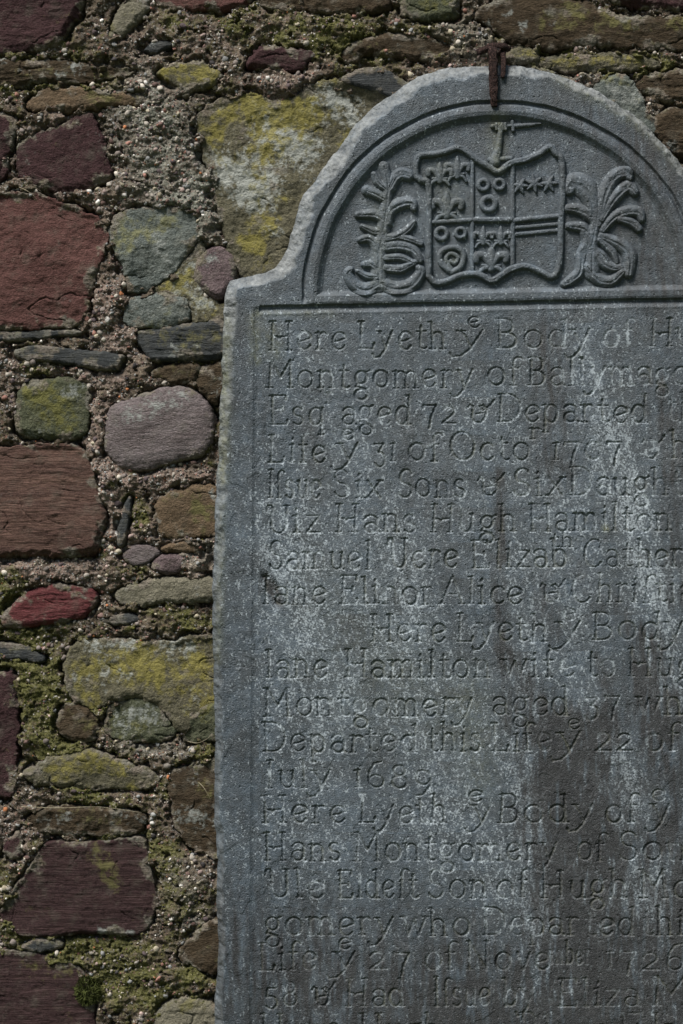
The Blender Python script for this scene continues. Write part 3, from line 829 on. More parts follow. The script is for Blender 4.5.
# leafy scrollwork either side of the shield
F = newF(); V = newF()
B_ = 7.6
frond(F, V, [(379, 284), (378.6, 254), (383, 230), (386, 207), (388, 190), (393, 178)], [6.7, 6.7, 6.1, 5.5, 4.9, 3.9], B_)
frond(F, V, [(390, 188), (396, 177), (402, 173.2), (409, 175)], [4.9, 5.4, 6.1, 6.1], B_)
frond(F, V, [(388, 192), (387, 178), (384, 166)], [3.2, 4.9, 5.4], B_)
frond(F, V, [(386, 200), (377, 194), (367, 190)], [3.4, 4.9, 5.6], B_)
frond(F, V, [(384, 220), (374, 214), (358, 214.5)], [3.9, 5.4, 4.1], B_)
frond(F, V, [(386, 222), (390, 210), (400, 203.5), (411, 202), (414, 208)], [5.6, 5.9, 5.9, 5.4, 3.7], B_)
frond(F, V, [(386, 238), (398, 235.5), (409, 228), (414, 221.5)], [3.9, 3.9, 3.9, 2.7], B_)
frond(F, V, [(398, 236), (410, 239), (421, 243.5)], [3.4, 3.7, 3.2], B_)
frond(F, V, [(385, 247), (400, 245.5), (413, 249.5), (420, 260)], [4.9, 5.4, 5.4, 3.9], B_)
frond(F, V, [(385, 268), (400, 269), (409, 265), (415, 262)], [3.7, 4.4, 3.9, 3.4], B_)
frond(F, V, [(381, 283), (396, 288), (412, 284), (421, 272), (418, 267)], [5.4, 6.1, 6.3, 5.4, 3.2], B_)
frond(F, V, [(379, 258), (376, 245), (369, 238), (360, 239.5)], [5.1, 5.1, 4.4, 3.4], B_)
frond(F, V, [(379, 271), (372, 264), (364, 264)], [4.1, 4.1, 3.4], B_)
frond(F, V, [(383, 232), (373, 231), (362, 226)], [3.0, 4.2, 3.0], B_)
frond(F, V, [(388, 190), (378, 182), (374, 174)], [2.8, 4.0, 3.2], B_)
frond(F, V, [(384, 258), (400, 257), (414, 263)], [3.0, 3.8, 3.0], B_)
frond(F, V, [(379, 276), (368, 276), (358, 271)], [3.0, 3.6, 2.6], B_)
frond(F, V, [(381, 282), (366, 289), (354, 284), (348, 273), (351, 269)], [5.4, 6.1, 5.6, 4.9, 3.2], B_)
F = np.where(F > 0, np.maximum(F - V * np.clip(F / 4, 0, 1), 0.03), 0)
relief('leaf_scroll', F, HS)
F = newF(); V = newF()
frond(F, V, [(592, 272), (592, 245), (596, 222)], [6.8, 6.1, 4.9], B_)
frond(F, V, [(596, 222), (592, 201), (584, 186), (574, 182), (569.5, 190)], [3.9, 7.3, 10.4, 9.0, 5.6], B_)
frond(F, V, [(598, 224), (589, 214.5), (578, 209), (568, 208)], [4.1, 5.6, 5.6, 4.4], B_)
frond(F, V, [(590, 236), (583, 227.5), (569, 225.5)], [3.9, 5.4, 4.1], B_)
frond(F, V, [(584, 229), (588, 242), (582, 255), (580, 271), (572, 279), (564, 284)], [4.4, 5.6, 5.1, 5.1, 5.1, 3.7], B_)
frond(F, V, [(600, 218), (606, 191), (615, 176), (626, 172.5), (630, 178)], [3.4, 6.6, 6.3, 6.1, 3.7], B_)
frond(F, V, [(602, 219), (614, 199), (628, 186), (635, 192)], [3.4, 5.4, 6.1, 4.9], B_)
frond(F, V, [(603, 230), (614, 217), (628, 211), (639, 212), (642, 219)], [3.4, 5.1, 5.6, 5.6, 3.9], B_)
frond(F, V, [(620, 219), (631, 222), (639, 228.5)], [3.4, 4.4, 4.4], B_)
frond(F, V, [(602, 236), (620, 244), (630, 255), (629, 273)], [3.9, 5.6, 7.1, 5.6], B_)
frond(F, V, [(593, 248), (603, 262), (613, 267.5), (621, 267)], [4.4, 5.1, 4.9, 3.7], B_)
frond(F, V, [(600, 240), (612, 251), (617, 262)], [3.0, 4.0, 2.8], B_)
frond(F, V, [(592, 248), (602, 254), (608, 262)], [3.0, 3.4, 2.6], B_)
frond(F, V, [(587, 266), (597, 278), (611, 281), (623, 271)], [4.6, 5.4, 5.4, 4.4], B_)
F = np.where(F > 0, np.maximum(F - V * np.clip(F / 4, 0, 1), 0.03), 0)
relief('leaf_scroll', F, HS)
del F

# =====================================================================================
#                                   THE RUBBLE WALL
# =====================================================================================
WY = 0.075                       # mean mortar plane
WL = empty('rubble_wall', (0.0, WY, 0.0))
tag(WL, 'old mossy rubble wall of red, brown and lichened stones set in pebbly mortar', 'wall')

mx = np.concatenate([np.arange(-460, -20, 5.0), np.arange(-20, 722, 0.8), np.arange(722, 1164, 5.0)]).astype(np.float32)
my = np.concatenate([np.arange(-360, -20, 5.0), np.arange(-20, 1042, 0.8), np.arange(1042, 1160, 5.0)]).astype(np.float32)
MX, MY = np.meshgrid(mx, my)
SD = np.full(MX.shape, -60.0, np.float32)      # distance into the nearest stone
SH0 = np.zeros(MX.shape, np.float32)


def stone(poly, mat, base=6, bulge=7, edge=8, rough=2.2, strata=0.0, facets=0, lich=(), grey=(), label=None, seed=None, step=0.75, jag=1.6, name='stone', tilt=(0, 0)):
    if mat != 'purple' and name != 'slate_sliver': bulge = bulge * 0.62; edge = edge * 0.8; facets = facets or 2; base = base + 1
    sd_ = seed if seed is not None else int(poly[0][0] * 3 + poly[0][1] * 7) % 997
    rr = random.Random(sd_)
    P = catmull(poly, True, 4)
    x0, y0 = P.min(0) - 6; x1, y1 = P.max(0) + 6
    gx = np.arange(x0, x1, step).astype(np.float32); gy = np.arange(y0, y1, step).astype(np.float32)
    GX, GY = np.meshgrid(gx, gy)
    cs = max(step, 1.5)
    ax_, ay_ = np.arange(x0, x1 + 2 * cs, cs), np.arange(y0, y1 + 2 * cs, cs)
    AX, AY = np.meshgrid(ax_, ay_)
    dd = bilerp(ax_, ay_, poly_sdf(AX, AY, P), GX, GY)
    if mat not in ('purple', 'slate', 'crimson', 'dband', 'pinkish'): jag = jag * 1.9
    dd = dd + jag * (1.4 * fbm(GX / 16, GY / 16, 3, sd_) + 0.7 * fbm(GX / 5, GY / 5, 3, sd_ + 1))
    q_ = np.clip(dd / edge, 0, 1)
    h = base + bulge * np.sqrt(np.clip(1 - (1 - q_) ** 2, 0, 1))
    cxm, cym = P.mean(0)
    h += (GX - cxm) * tilt[0] + (cym - GY) * tilt[1]
    if facets:
        ex = np.maximum(x1 - x0, y1 - y0)
        pl = None
        for _ in range(facets):
            a_ = rr.uniform(0, 6.28); sl = rr.uniform(0.04, 0.16) * 2
            v = rr.uniform(2, 7) - sl * ((GX - cxm) * math.cos(a_) + (GY - cym) * math.sin(a_)) * 0.7
            pl = v if pl is None else np.minimum(pl, v)
        h += np.clip(pl, -10, 8) * q_
    h += rough * 1.7 * fbm(GX / 34, GY / 30, 3, sd_ + 2) * q_
    if strata > 0:
        wv = 6 * fbm(GX / 60, GY / 30, 2, sd_ + 3)
        h += strata * (1.5 * fbm(GX / 50, (GY + wv) / 4.0, 5, sd_ + 4) + 0.9 * ridged(GX / 60, (GY + wv) / 9, 3, sd_ + 5)) * q_
        h += 0.5 * rough * fbm(GX / 8, GY / 5, 4, sd_ + 6)
    else:
        h += rough * (0.6 * ridged(GX / 26, GY / 22, 4, sd_ + 5) + 0.7 * fbm(GX / 8, GY / 8, 4, sd_ + 6))
    if mat != 'purple':
        wx_ = GX + 14 * fbm(GX / 30, GY / 30, 3, sd_ + 11); wy_ = GY + 10 * fbm(GX / 26, GY / 26, 3, sd_ + 12)
        ck = 1 - 1.15 * np.abs(gnoise(wx_ / 62, wy_ / 34, sd_ + 13))
        h -= 3.5 * sstep(0.965, 1.0, ck) * sstep(0.12, 0.3, fbm(GX / 46, GY / 46, 2, sd_ + 14))
        lv = fbm(GX / 40, GY / 28, 4, sd_ + 15)
        h += rr.uniform(0.3, 1.3) * (sstep(0.05, 0.16, lv) + sstep(-0.22, -0.10, lv) - 1) * q_
    h += 0.45 * fbm(GX / 2.0, GY / 2.0, 2, sd_ + 7)
    h = np.where(dd < 0, h - np.clip(-dd / 2.0, 0, 1) * 22, h)
    node = dd > -2.2
    la_ = blobs(GX, GY, lich) if lich else np.zeros_like(GX)
    gr_ = blobs(GX, GY, grey) if grey else np.zeros_like(GX)
    if mat not in ('red', 'crimson', 'purple', 'slate'):
        la_ = la_ + 0.55 * sstep(0.02, 0.45, fbm(GX / 55, GY / 45, 3, 86)) * (0.5 if mat in ('maroon', 'dband', 'band') else 1)
    gr_ = gr_ + (0.12 if mat in ('crimson', 'purple', 'red', 'maroon', 'dband', 'band') else 0.4) * sstep(0.1, 0.5, fbm(GX / 40, GY / 36, 3, 87))
    la_ = np.clip(la_ * (1 + 1.3 * fbm(GX / 9, GY / 9, 4, sd_ + 8)), 0, 1)
    gr_ = np.clip(gr_ * (1 + 1.3 * fbm(GX / 11, GY / 11, 4, sd_ + 9)), 0, 1)
    sm_ = sstep(3.5, -2.0, dd + 26 * fbm(GX / 26, GY / 22, 4, 88) + 5 * fbm(GX / 4, GY / 4, 3, 89) + (3 if mat == 'purple' else 0))
    sm_ = np.clip(sm_ + 0.75 * sstep(0.30, 0.5, fbm(GX / 30, GY / 26, 4, 90)) * (mat in ('grey', 'lichen', 'green', 'dbrown', 'olive')), 0, 1)
    h += sm_ * (0.8 + 1.6 * fbm(GX / 3.5, GY / 3.5, 3, 92) + 1.2 * fbm(GX / 9, GY / 9, 2, 93))
    o = grid_part(name, gx, gy, (WY - h * 0.001).astype(np.float32), cellmask(node), ST[mat], WL, {'lichen': la_, 'grey': gr_, 'smear': sm_}, k=KW)
    if label: o['label'] = label
    # tell the mortar where the stone is
    i0, i1 = np.searchsorted(mx, x0), np.searchsorted(mx, x1)
    j0, j1 = np.searchsorted(my, y0), np.searchsorted(my, y1)
    if i1 > i0 and j1 > j0:
        dm = bilerp(gx, gy, dd, MX[j0:j1, i0:i1], MY[j0:j1, i0:i1])
        sub = SD[j0:j1, i0:i1]; np.maximum(sub, dm, out=sub)
    return o


def yl(x0, y0, x1, y1, r, v=0.8): return (x0, y0, x1, y1, r, v)


stone([(-60, -20), (20, -25), (92, -20), (86, 2), (72, 28), (55, 48), (20, 53), (-20, 54), (-70, 50)], 'maroon', 7, 6, 10, 2.5, 0.8, label='large dark maroon stone at the top corner')
stone([(108, 37), (112, 22), (120, 5), (132, -6), (152, -3), (149, 10), (136, 25), (124, 38)], 'olive', 3, 7, 8, 2, lich=[yl(125, 15, 140, 5, 12, .3)])
stone([(143, 50), (152, 43), (166, 40), (173, 44), (166, 50), (152, 54)], 'slate', 3, 6, 4, 1.2, name='slate_sliver')
stone([(-30, 61), (20, 59), (70, 61), (118, 66), (136, 70), (120, 77), (80, 82), (30, 85), (-30, 86)], 'dbrown', 2, 5, 6, 3, 1.5, lich=[yl(20, 70, 80, 74, 14, .3)])
stone([(28, 101), (48, 88), (80, 87), (112, 90), (144, 96), (142, 105), (110, 107), (80, 111), (50, 112), (32, 110)], 'brown', 2, 6, 6, 2, 0.8, lich=[yl(90, 100, 140, 100, 10, .35)])
stone([(157, 73), (168, 65), (188, 61), (207, 63), (222, 76), (212, 86), (196, 92), (186, 98), (178, 90), (168, 81)], 'lichen', 6, 8, 7, 2, lich=[yl(165, 72, 215, 76, 18, .75)], label='small wedge-shaped yellow lichened stone')
stone([(196, 122), (206, 106), (228, 97), (252, 92), (270, 98), (292, 97), (308, 84), (330, 80), (356, 84), (385, 95), (410, 110), (392, 140), (340, 190), (310, 260), (280, 290), (242, 276), (224, 240), (214, 190), (202, 150)],
      'lichen', 4, 7, 12, 3.5, lich=[yl(240, 104, 300, 112, 17, .85), yl(255, 112, 270, 150, 14, .6), yl(252, 150, 262, 215, 16, .55), yl(215, 130, 222, 170, 9, .45), yl(290, 110, 340, 120, 26, .4), yl(250, 240, 262, 262, 14, .6), yl(300, 120, 290, 170, 20, .3)],
      grey=[yl(268, 128, 300, 150, 22, .75), yl(225, 168, 262, 185, 20, .8), yl(245, 190, 250, 200, 14, .7), yl(320, 100, 350, 110, 20, .45)], label='big yellow and grey lichened stone beside the arch')
stone([(246, 66), (254, 50), (270, 46), (296, 50), (318, 53), (310, 62), (298, 70), (274, 71), (256, 70)], 'maroon', 6, 9, 6, 2, 0.5)
stone([(16, 155), (24, 140), (45, 130), (66, 122), (84, 115), (98, 122), (106, 145), (111, 168), (108, 182), (90, 190), (72, 197), (50, 190), (28, 184), (18, 172)], 'maroon', 4, 11, 16, 2.5, facets=3, label='rounded dark maroon stone')
stone([(-60, 112), (0, 113), (18, 122), (15, 140), (8, 160), (3, 180), (-20, 186), (-60, 184)], 'maroon', 4, 7, 9, 2.2)
stone([(-80, 191), (0, 192), (38, 194), (68, 204), (98, 217), (109, 232), (104, 252), (96, 276), (94, 292), (86, 314), (76, 327), (40, 330), (0, 330), (-80, 330)], 'red', 9, 7, 7, 3.4, 0.25, facets=3, label='largest brick-red sandstone block')
stone([(-40, 333), (20, 331), (76, 330), (79, 335), (40, 339), (0, 342), (-40, 342)], 'slate', 4, 8, 3, 1, name='slate_sliver')
stone([(15, 351), (36, 346), (70, 348), (119, 354), (123, 361), (116, 371), (88, 368), (56, 363), (20, 360)], 'slate', 8, 9, 4, 1.4, 0.6, name='slate_sliver', label='long thick black slate sliver')
stone([(110, 226), (120, 212), (146, 206), (172, 206), (198, 216), (198, 238), (186, 258), (166, 280), (148, 292), (130, 290), (122, 266), (112, 246)], 'grey', 5, 8, 12, 3.4, facets=3, lich=[yl(125, 225, 145, 235, 16, .6), yl(160, 212, 175, 222, 12, .5)], grey=[yl(150, 240, 170, 265, 18, .35)], label='grey green stone with lichen above the split stone')
stone([(124, 320), (128, 302), (146, 294), (164, 293), (184, 298), (190, 316), (178, 325), (150, 329), (130, 328)], 'grey', 5, 8, 8, 2.6, grey=[yl(140, 310, 175, 305, 16, .3)])
stone([(148, 293), (166, 279), (188, 254), (202, 240), (206, 262), (204, 288), (218, 302), (230, 300), (226, 322), (196, 326), (188, 304), (166, 295)], 'lichen', 2, 6, 8, 2.6, lich=[yl(165, 285, 190, 275, 14, .6), yl(195, 300, 214, 314, 12, .5)], grey=[yl(180, 290, 200, 300, 16, .5)])
stone([(194, 272), (200, 256), (216, 247), (232, 253), (238, 270), (232, 286), (218, 300), (204, 294), (196, 284)], 'pinkish', 4, 8, 8, 2.6, grey=[yl(205, 262, 215, 258, 8, .4)], label='small purple pink stone at the slab shoulder')
stone([(136, 334), (150, 329), (186, 324), (218, 318), (230, 330), (230, 352), (214, 360), (180, 361), (152, 361), (142, 350)], 'slate', 5, 8, 6, 3.5, 1.6, lich=[yl(165, 340, 215, 335, 12, .55), yl(190, 350, 200, 355, 8, .4)], label='dark mossy slate block')
stone([(150, 372), (170, 364), (196, 364), (200, 376), (188, 384), (160, 383)], 'dbrown', 1, 5, 6, 2.2, lich=[yl(160, 374, 190, 372, 10, .3)])
stone([(198, 372), (208, 364), (226, 362), (230, 380), (222, 398), (212, 402), (200, 390)], 'dbrown', 2, 6, 6, 2.2)
stone([(20, 386), (46, 378), (68, 377), (86, 386), (91, 402), (86, 434), (66, 440), (38, 438), (18, 434), (17, 410)], 'green', 4, 7, 9, 2.6, lich=[yl(36, 395, 60, 425, 18, .65), yl(72, 420, 76, 400, 12, .4)], label='squarish green mossed stone')
stone([(105, 424), (110, 408), (126, 401), (146, 394), (166, 387), (188, 388), (204, 398), (213, 416), (212, 442), (200, 457), (178, 462), (150, 470), (128, 470), (112, 460), (105, 446)], 'purple', 10, 16, 24, 1.8, 0.7, grey=[yl(130, 418, 180, 398, 14, .35)], label='smooth rounded purple grey cobble')
stone([(-80, 450), (0, 448), (36, 444), (66, 444), (86, 450), (92, 468), (100, 490), (106, 512), (102, 536), (96, 552), (62, 557), (20, 556), (-80, 556)], 'band', 8, 8, 8, 2.2, 1.1, facets=2, label='large brown banded sandstone block')
stone([(154, 510), (162, 494), (184, 488), (214, 486), (222, 505), (218, 534), (196, 537), (160, 536)], 'brown', 5, 8, 8, 2, lich=[yl(196, 505, 212, 520, 10, .5), yl(160, 500, 200, 492, 6, .4)])
stone([(117, 543), (120, 522), (125, 503), (130, 495), (132, 504), (128, 530), (123, 546)], 'slate', 6, 9, 3, 1, name='slate_sliver', label='upright blue green slate sliver')
stone([(2, 616), (14, 603), (30, 591), (52, 584), (78, 586), (94, 589), (96, 604), (84, 617), (52, 624), (20, 628), (4, 626)], 'crimson', 7, 7, 6, 1.8, 1.8, label='bright crimson stone')
stone([(116, 592), (128, 584), (150, 578), (184, 577), (218, 578), (222, 592), (212, 601), (170, 604), (132, 606), (118, 602)], 'olive', 5, 8, 7, 1.5, label='flat olive grey stone')
stone([(64, 662), (72, 646), (94, 638), (130, 639), (164, 641), (190, 637), (222, 640), (224, 700), (204, 710), (190, 730), (176, 728), (160, 708), (136, 699), (112, 702), (92, 708), (72, 700), (66, 684)],
      'lichen', 6, 9, 9, 3.2, 0, facets=2, lich=[yl(80, 670, 150, 660, 20, .7), yl(150, 675, 205, 690, 22, .62), yl(85, 695, 95, 705, 10, .8), yl(190, 660, 205, 665, 12, .5)], grey=[yl(95, 645, 130, 645, 12, .5), yl(150, 655, 190, 650, 14, .3)], label='large stone crusted with yellow green lichen')
stone([(104, 722), (112, 704), (132, 698), (152, 701), (166, 714), (176, 732), (164, 742), (130, 742), (108, 736)], 'green', 4, 8, 8, 2.6, lich=[yl(120, 715, 155, 720, 16, .3)], grey=[yl(125, 720, 150, 715, 15, .5)])
stone([(182, 732), (190, 714), (206, 704), (222, 702), (224, 738), (206, 742), (188, 742)], 'green', 3, 7, 7, 2.6, lich=[yl(195, 720, 210, 712, 12, .4)])
stone([(58, 728), (62, 706), (76, 702), (92, 712), (100, 728), (92, 740), (70, 742)], 'dbrown', 2, 6, 6, 3, lich=[yl(70, 715, 80, 720, 10, .4)])
stone([(-60, 668), (0, 670), (14, 674), (18, 700), (19, 740), (17, 776), (10, 796), (-20, 800), (-60, 800)], 'maroon', 6, 7, 9, 2)
stone([(22, 772), (40, 762), (66, 752), (92, 749), (120, 758), (150, 770), (161, 778), (156, 788), (120, 790), (70, 788), (36, 784)], 'lichen', 5, 9, 7, 2, lich=[yl(55, 768, 130, 762, 13, .6), yl(85, 755, 95, 760, 9, .5)], label='flat lens-shaped yellow green stone')
stone([(168, 776), (186, 766), (222, 762), (226, 852), (196, 852), (180, 838), (172, 812)], 'dbrown', 3, 7, 8, 2.4, lich=[yl(200, 775, 214, 790, 10, .4)], grey=[yl(190, 815, 205, 820, 12, .5)])
stone([(28, 818), (50, 806), (90, 807), (136, 810), (146, 820), (136, 834), (96, 836), (52, 834), (32, 830)], 'dbrown', 2, 6, 7, 4, lich=[yl(60, 815, 120, 820, 14, .3)])
stone([(2, 908), (16, 886), (30, 866), (44, 844), (70, 842), (108, 840), (142, 838), (149, 862), (157, 896), (150, 924), (138, 936), (100, 934), (60, 936), (24, 935), (6, 928)], 'dband', 7, 7, 6, 2, 0.9, lich=[yl(98, 852, 108, 872, 13, .75), yl(112, 880, 118, 886, 7, .5)], grey=[yl(100, 930, 130, 932, 5, .6)], label='large dark banded maroon block with one mossy patch')
stone([(178, 958), (192, 934), (206, 922), (224, 920), (224, 968), (206, 972), (188, 966)], 'dbrown', 4, 8, 8, 2.2)
stone([(-60, 952), (10, 950), (46, 956), (76, 966), (90, 986), (94, 1010), (92, 1046), (20, 1050), (-60, 1050)], 'dband', 3, 8, 12, 2.6, 1.0, lich=[yl(20, 962, 70, 970, 10, .45)])
stone([(150, 1030), (160, 1008), (178, 998), (200, 998), (218, 1008), (222, 1046), (180, 1050), (152, 1046)], 'olive', 3, 8, 9, 2.2, lich=[yl(170, 1005, 200, 1005, 10, .4)])
stone([(2, 852), (8, 838), (18, 832), (25, 842), (22, 856), (10, 859)], 'maroon', 4, 7, 5, 1.5)
stone([(20, 948), (36, 939), (60, 940), (63, 947), (42, 952)], 'slate', 3, 6, 4, 1.5, name='slate_sliver')
# small pieces packed into the joints
stone([(122, 556), (134, 546), (150, 545), (160, 552), (150, 562), (134, 566)], 'purple', 6, 6, 5, 1.5, name='packing_stone')
stone([(150, 566), (160, 556), (180, 555), (186, 564), (174, 574), (158, 573)], 'pinkish', 6, 6, 5, 1.5, name='packing_stone')
stone([(156, 548), (176, 542), (198, 544), (196, 552), (172, 553)], 'brown', 6, 5, 4, 1.5, 0.8, name='packing_stone')
stone([(104, 618), (120, 614), (142, 616), (140, 622), (118, 625), (104, 623)], 'slate', 5, 6, 4, 1.2, name='slate_sliver')
stone([(-20, 645), (10, 642), (38, 652), (44, 662), (20, 660), (-20, 656)], 'slate', 3, 6, 4, 1.6, name='slate_sliver')
# top band, right of the big lichened stone
stone([(150, -20), (200, -22), (246, -18), (250, 4), (226, 12), (190, 10), (160, 8)], 'red', 2, 7, 7, 2.2, 0.8)
stone([(400, 14), (404, -14), (430, -20), (458, -16), (457, 16), (436, 20), (412, 19)], 'green', 4, 7, 7, 2, lich=[yl(430, 8, 450, 10, 12, .5)])
stone([(255, -18), (320, -20), (390, -16), (392, 8), (360, 14), (300, 10), (262, 6)], 'dbrown', 0, 6, 8, 2.6)
stone([(476, 14), (488, 2), (520, -6), (560, -4), (590, 4), (620, 14), (660, 16), (720, 20), (722, 52), (670, 50), (630, 48), (590, 46), (556, 50), (520, 46), (498, 34), (482, 24)], 'dbrown', 5, 9, 10, 2.4, 0.6, lich=[yl(575, 10, 600, 30, 9, .5), yl(610, 20, 700, 30, 8, .35)], label='long dark brown stone above the slab')
stone([(600, -30), (640, -34), (760, -30), (760, 6), (700, 10), (640, 8), (610, 0)], 'maroon', 4, 7, 8, 2.4)
stone([(338, 58), (352, 42), (390, 32), (430, 36), (452, 48), (444, 58), (410, 60), (370, 54), (352, 64)], 'dbrown', -3, 7, 7, 3, 0.8, lich=[yl(340, 36, 346, 40, 6, .6)])
stone([(342, 80), (356, 70), (376, 68), (400, 78), (416, 88), (396, 98), (376, 92), (358, 88)], 'slate', 6, 9, 6, 1.8, label='grey slate wedge beside the arch')
stone([(638, 82), (656, 72), (690, 68), (740, 70), (744, 100), (700, 106), (660, 100), (644, 94)], 'dbrown', 3, 7, 7, 3, 1.6)
stone([(592, 92), (606, 74), (628, 76), (640, 92), (648, 110), (660, 128), (640, 132), (612, 112)], 'grey', 2, 7, 8, 3, lich=[yl(600, 80, 630, 84, 10, .5)], grey=[yl(615, 92, 636, 98, 10, .7)])
stone([(652, 122), (670, 108), (710, 106), (760, 112), (770, 150), (740, 190), (706, 200), (684, 160), (664, 146)], 'dbrown', 3, 8, 10, 3, 0.8)
stone([(532, 62), (560, 54), (598, 52), (640, 54), (664, 62), (640, 70), (600, 72), (566, 72)], 'lichen', 0, 6, 7, 3.2, 1.6, lich=[yl(540, 62, 640, 62, 9, .6)])
stone([(504, 60), (508, 50), (524, 47), (540, 53), (536, 62), (518, 66)], 'lichen', 4, 7, 5, 2.4, lich=[yl(510, 55, 532, 54, 7, .6)], name='packing_stone')
# the wall beyond the edges of the view
kinds = ['maroon', 'red', 'brown', 'dband', 'band', 'olive', 'dbrown', 'grey', 'green', 'lichen']
orr = random.Random(21)


def fill(xa, xb, ya, yb):
    y = ya
    while y < yb - 25:
        hh = min(orr.uniform(55, 105), yb - y)
        x = xa + orr.uniform(-10, 10)
        while x < xb - 20:
            ww = min(orr.uniform(70, 160), xb - x)
            if ww > 30:
                g = orr.uniform(7, 13)
                cx_, cy_, rx_, ry_ = x + ww / 2, y + hh / 2, ww / 2 - g, hh / 2 - g * 0.8
                pl = []
                for k_ in range(10):
                    a_ = k_ * math.pi / 5 + orr.uniform(-0.15, 0.15)
                    c_, s_ = math.cos(a_), math.sin(a_)
                    e_ = orr.uniform(0.86, 1.05)
                    pl.append((cx_ + rx_ * math.copysign(abs(c_) ** 0.6, c_) * e_, cy_ + ry_ * math.copysign(abs(s_) ** 0.6, s_) * e_))
                kd = orr.choice(kinds)
                stone(pl, kd, orr.uniform(3, 8), orr.uniform(6, 9), 10, 2.4, 0.8 if kd in ('band', 'dband') else 0,
                      lich=[yl(cx_ - rx_ / 2, cy_, cx_ + rx_ / 2, cy_ - 5, 22, orr.uniform(0.1, 0.7))], seed=orr.randrange(900), step=3.0)
            x += ww
        y += hh


fill(-455, -88, -350, 1150)
fill(-85, 1150, -350, -38)
fill(785, 1150, -30, 1150)
fill(-85, -22, 340, 440); fill(-85, 210, 1056, 1150)

# ---- mortar bed
near = np.exp(-(np.clip(-SD, 0, 60) / 4.0) ** 2)
MH = 12.0 * fbm(MX / 44, MY / 36, 3, 71) + 7.5 * fbm(MX / 13, MY / 12, 4, 72) + 2.2 * fbm(MX / 4.2, MY / 4.0, 3, 73) + 1.5 * ridged(MX / 7, MY / 6, 3, 74)
MH += 2.4 * np.abs(fbm(MX / 2.4, MY / 2.4, 2, 75))
MH += blobs(MX, MY, [(105, 300, 125, 320, 16, 9), (100, 400, 100, 500, 12, 6), (110, 480, 210, 478, 9, 7), (165, 120, 185, 220, 35, 8), (80, 192, 120, 186, 9, 6), (270, 86, 300, 84, 12, 11), (30, 150, 24, 165, 8, 3),
                     (60, 640, 40, 640, 12, -6), (225, 88, 240, 86, 12, 3), (460, 40, 480, 50, 14, 4), (350, 62, 400, 65, 12, -6), (180, 890, 200, 900, 20, 6), (60, 568, 20, 566, 8, 5)])
crev = (near * sstep(-0.1, 0.35, fbm(MX / 22, MY / 22, 3, 76)))
MH -= 15 * crev * sstep(3, -1, SD)
MH -= 9.0 * sstep(0.18, 0.42, fbm(MX / 8.5, MY / 7.5, 3, 78)) * sstep(-0.25, 0.15, fbm(MX / 30, MY / 30, 2, 79))
MH += 4.5 * ridged(MX / 15, MY / 13, 3, 80)
MH += 6.5
ov = -2.5 + 20.0 * fbm(MX / 22, MY / 20, 4, 77)
MH -= 16 * sstep(ov, ov + 6, SD)
pinkm = np.clip(blobs(MX, MY, [(100, 290, 120, 340, 26, .95), (95, 380, 102, 470, 20, .95), (105, 480, 210, 478, 14, 1.0), (104, 500, 110, 545, 14, .9), (0, 566, 100, 570, 12, .9), (40, 372, 120, 378, 10, .7), (130, 540, 200, 570, 24, .8),
                              (100, 200, 60, 195, 12, .6), (120, 210, 160, 190, 20, .35), (270, 84, 310, 82, 14, .7), (0, 340, 20, 400, 20, .5), (10, 830, 30, 870, 20, .6), (120, 800, 160, 800, 20, .4), (60, 120, 20, 170, 12, .6), (150, 60, 300, 30, 40, .3)])
               * (0.8 + 1.2 * fbm(MX / 18, MY / 18, 3, 81)), 0, 1)
greym = np.clip(blobs(MX, MY, [(150, 110, 180, 210, 40, .9), (200, 190, 190, 230, 20, .7), (520, 60, 580, 75, 16, .6), (450, 30, 480, 45, 16, .5), (190, 560, 210, 555, 14, .6), (180, 880, 205, 930, 20, .4), (120, 745, 180, 750, 10, .4)])
                * (0.8 + 1.3 * fbm(MX / 15, MY / 15, 3, 82)), 0, 1)
mossm = np.clip(0.24 + 0.40 * fbm(MX / 50, MY / 40, 3, 84) + blobs(MX, MY, [(20, 640, 60, 760, 34, .6), (30, 370, 60, 368, 14, .5), (120, 480, 140, 520, 14, .5), (105, 550, 190, 620, 22, .4), (0, 580, 20, 640, 20, .5), (60, 940, 180, 1000, 40, .6), (20, 880, 20, 1000, 40, .4), (120, 640, 60, 740, 20, .3), (170, 860, 210, 950, 24, .3),
                                  (200, 330, 212, 480, 9, .5), (300, 40, 420, 30, 30, .4), (540, 62, 660, 66, 14, .6), (0, 70, 100, 80, 30, .4), (180, 20, 300, 40, 40, .25), (120, 840, 200, 760, 26, .4), (90, 800, 100, 830, 20, .5), (230, 5, 240, 30, 14, .4)])
                - 0.5 * pinkm - 0.3 * greym, 0, 1)  # moss; the extra growth low down also paints in the darkening there
mossm = np.clip(mossm * (1 + 1.1 * fbm(MX / 14, MY / 14, 4, 83)), 0, 1)
sl_d = bilerp(cgx, cgy, poly_sdf(CX, CY, OUTP), np.clip(MX, 202, 790), np.clip(MY, 52, 1160))
sl_d = np.where((MX < 202) | (MX > 790) | (MY < 52), -50, sl_d)
MDG = 9.0 * np.exp(-((sl_d + 3) / 4.5) ** 2) * sstep(-0.3, 0.2, fbm(MX / 25, MY / 25, 2, 94))
MH -= MDG
keep = cellmask((SD < 14) & (sl_d < 34))
MDEP = (WY - MH * 0.001).astype(np.float32)
grid_part('mortar', mx, my, MDEP, keep, M_MORT, WL, {'pink': pinkm, 'grey': greym, 'moss': mossm}, k=KW)
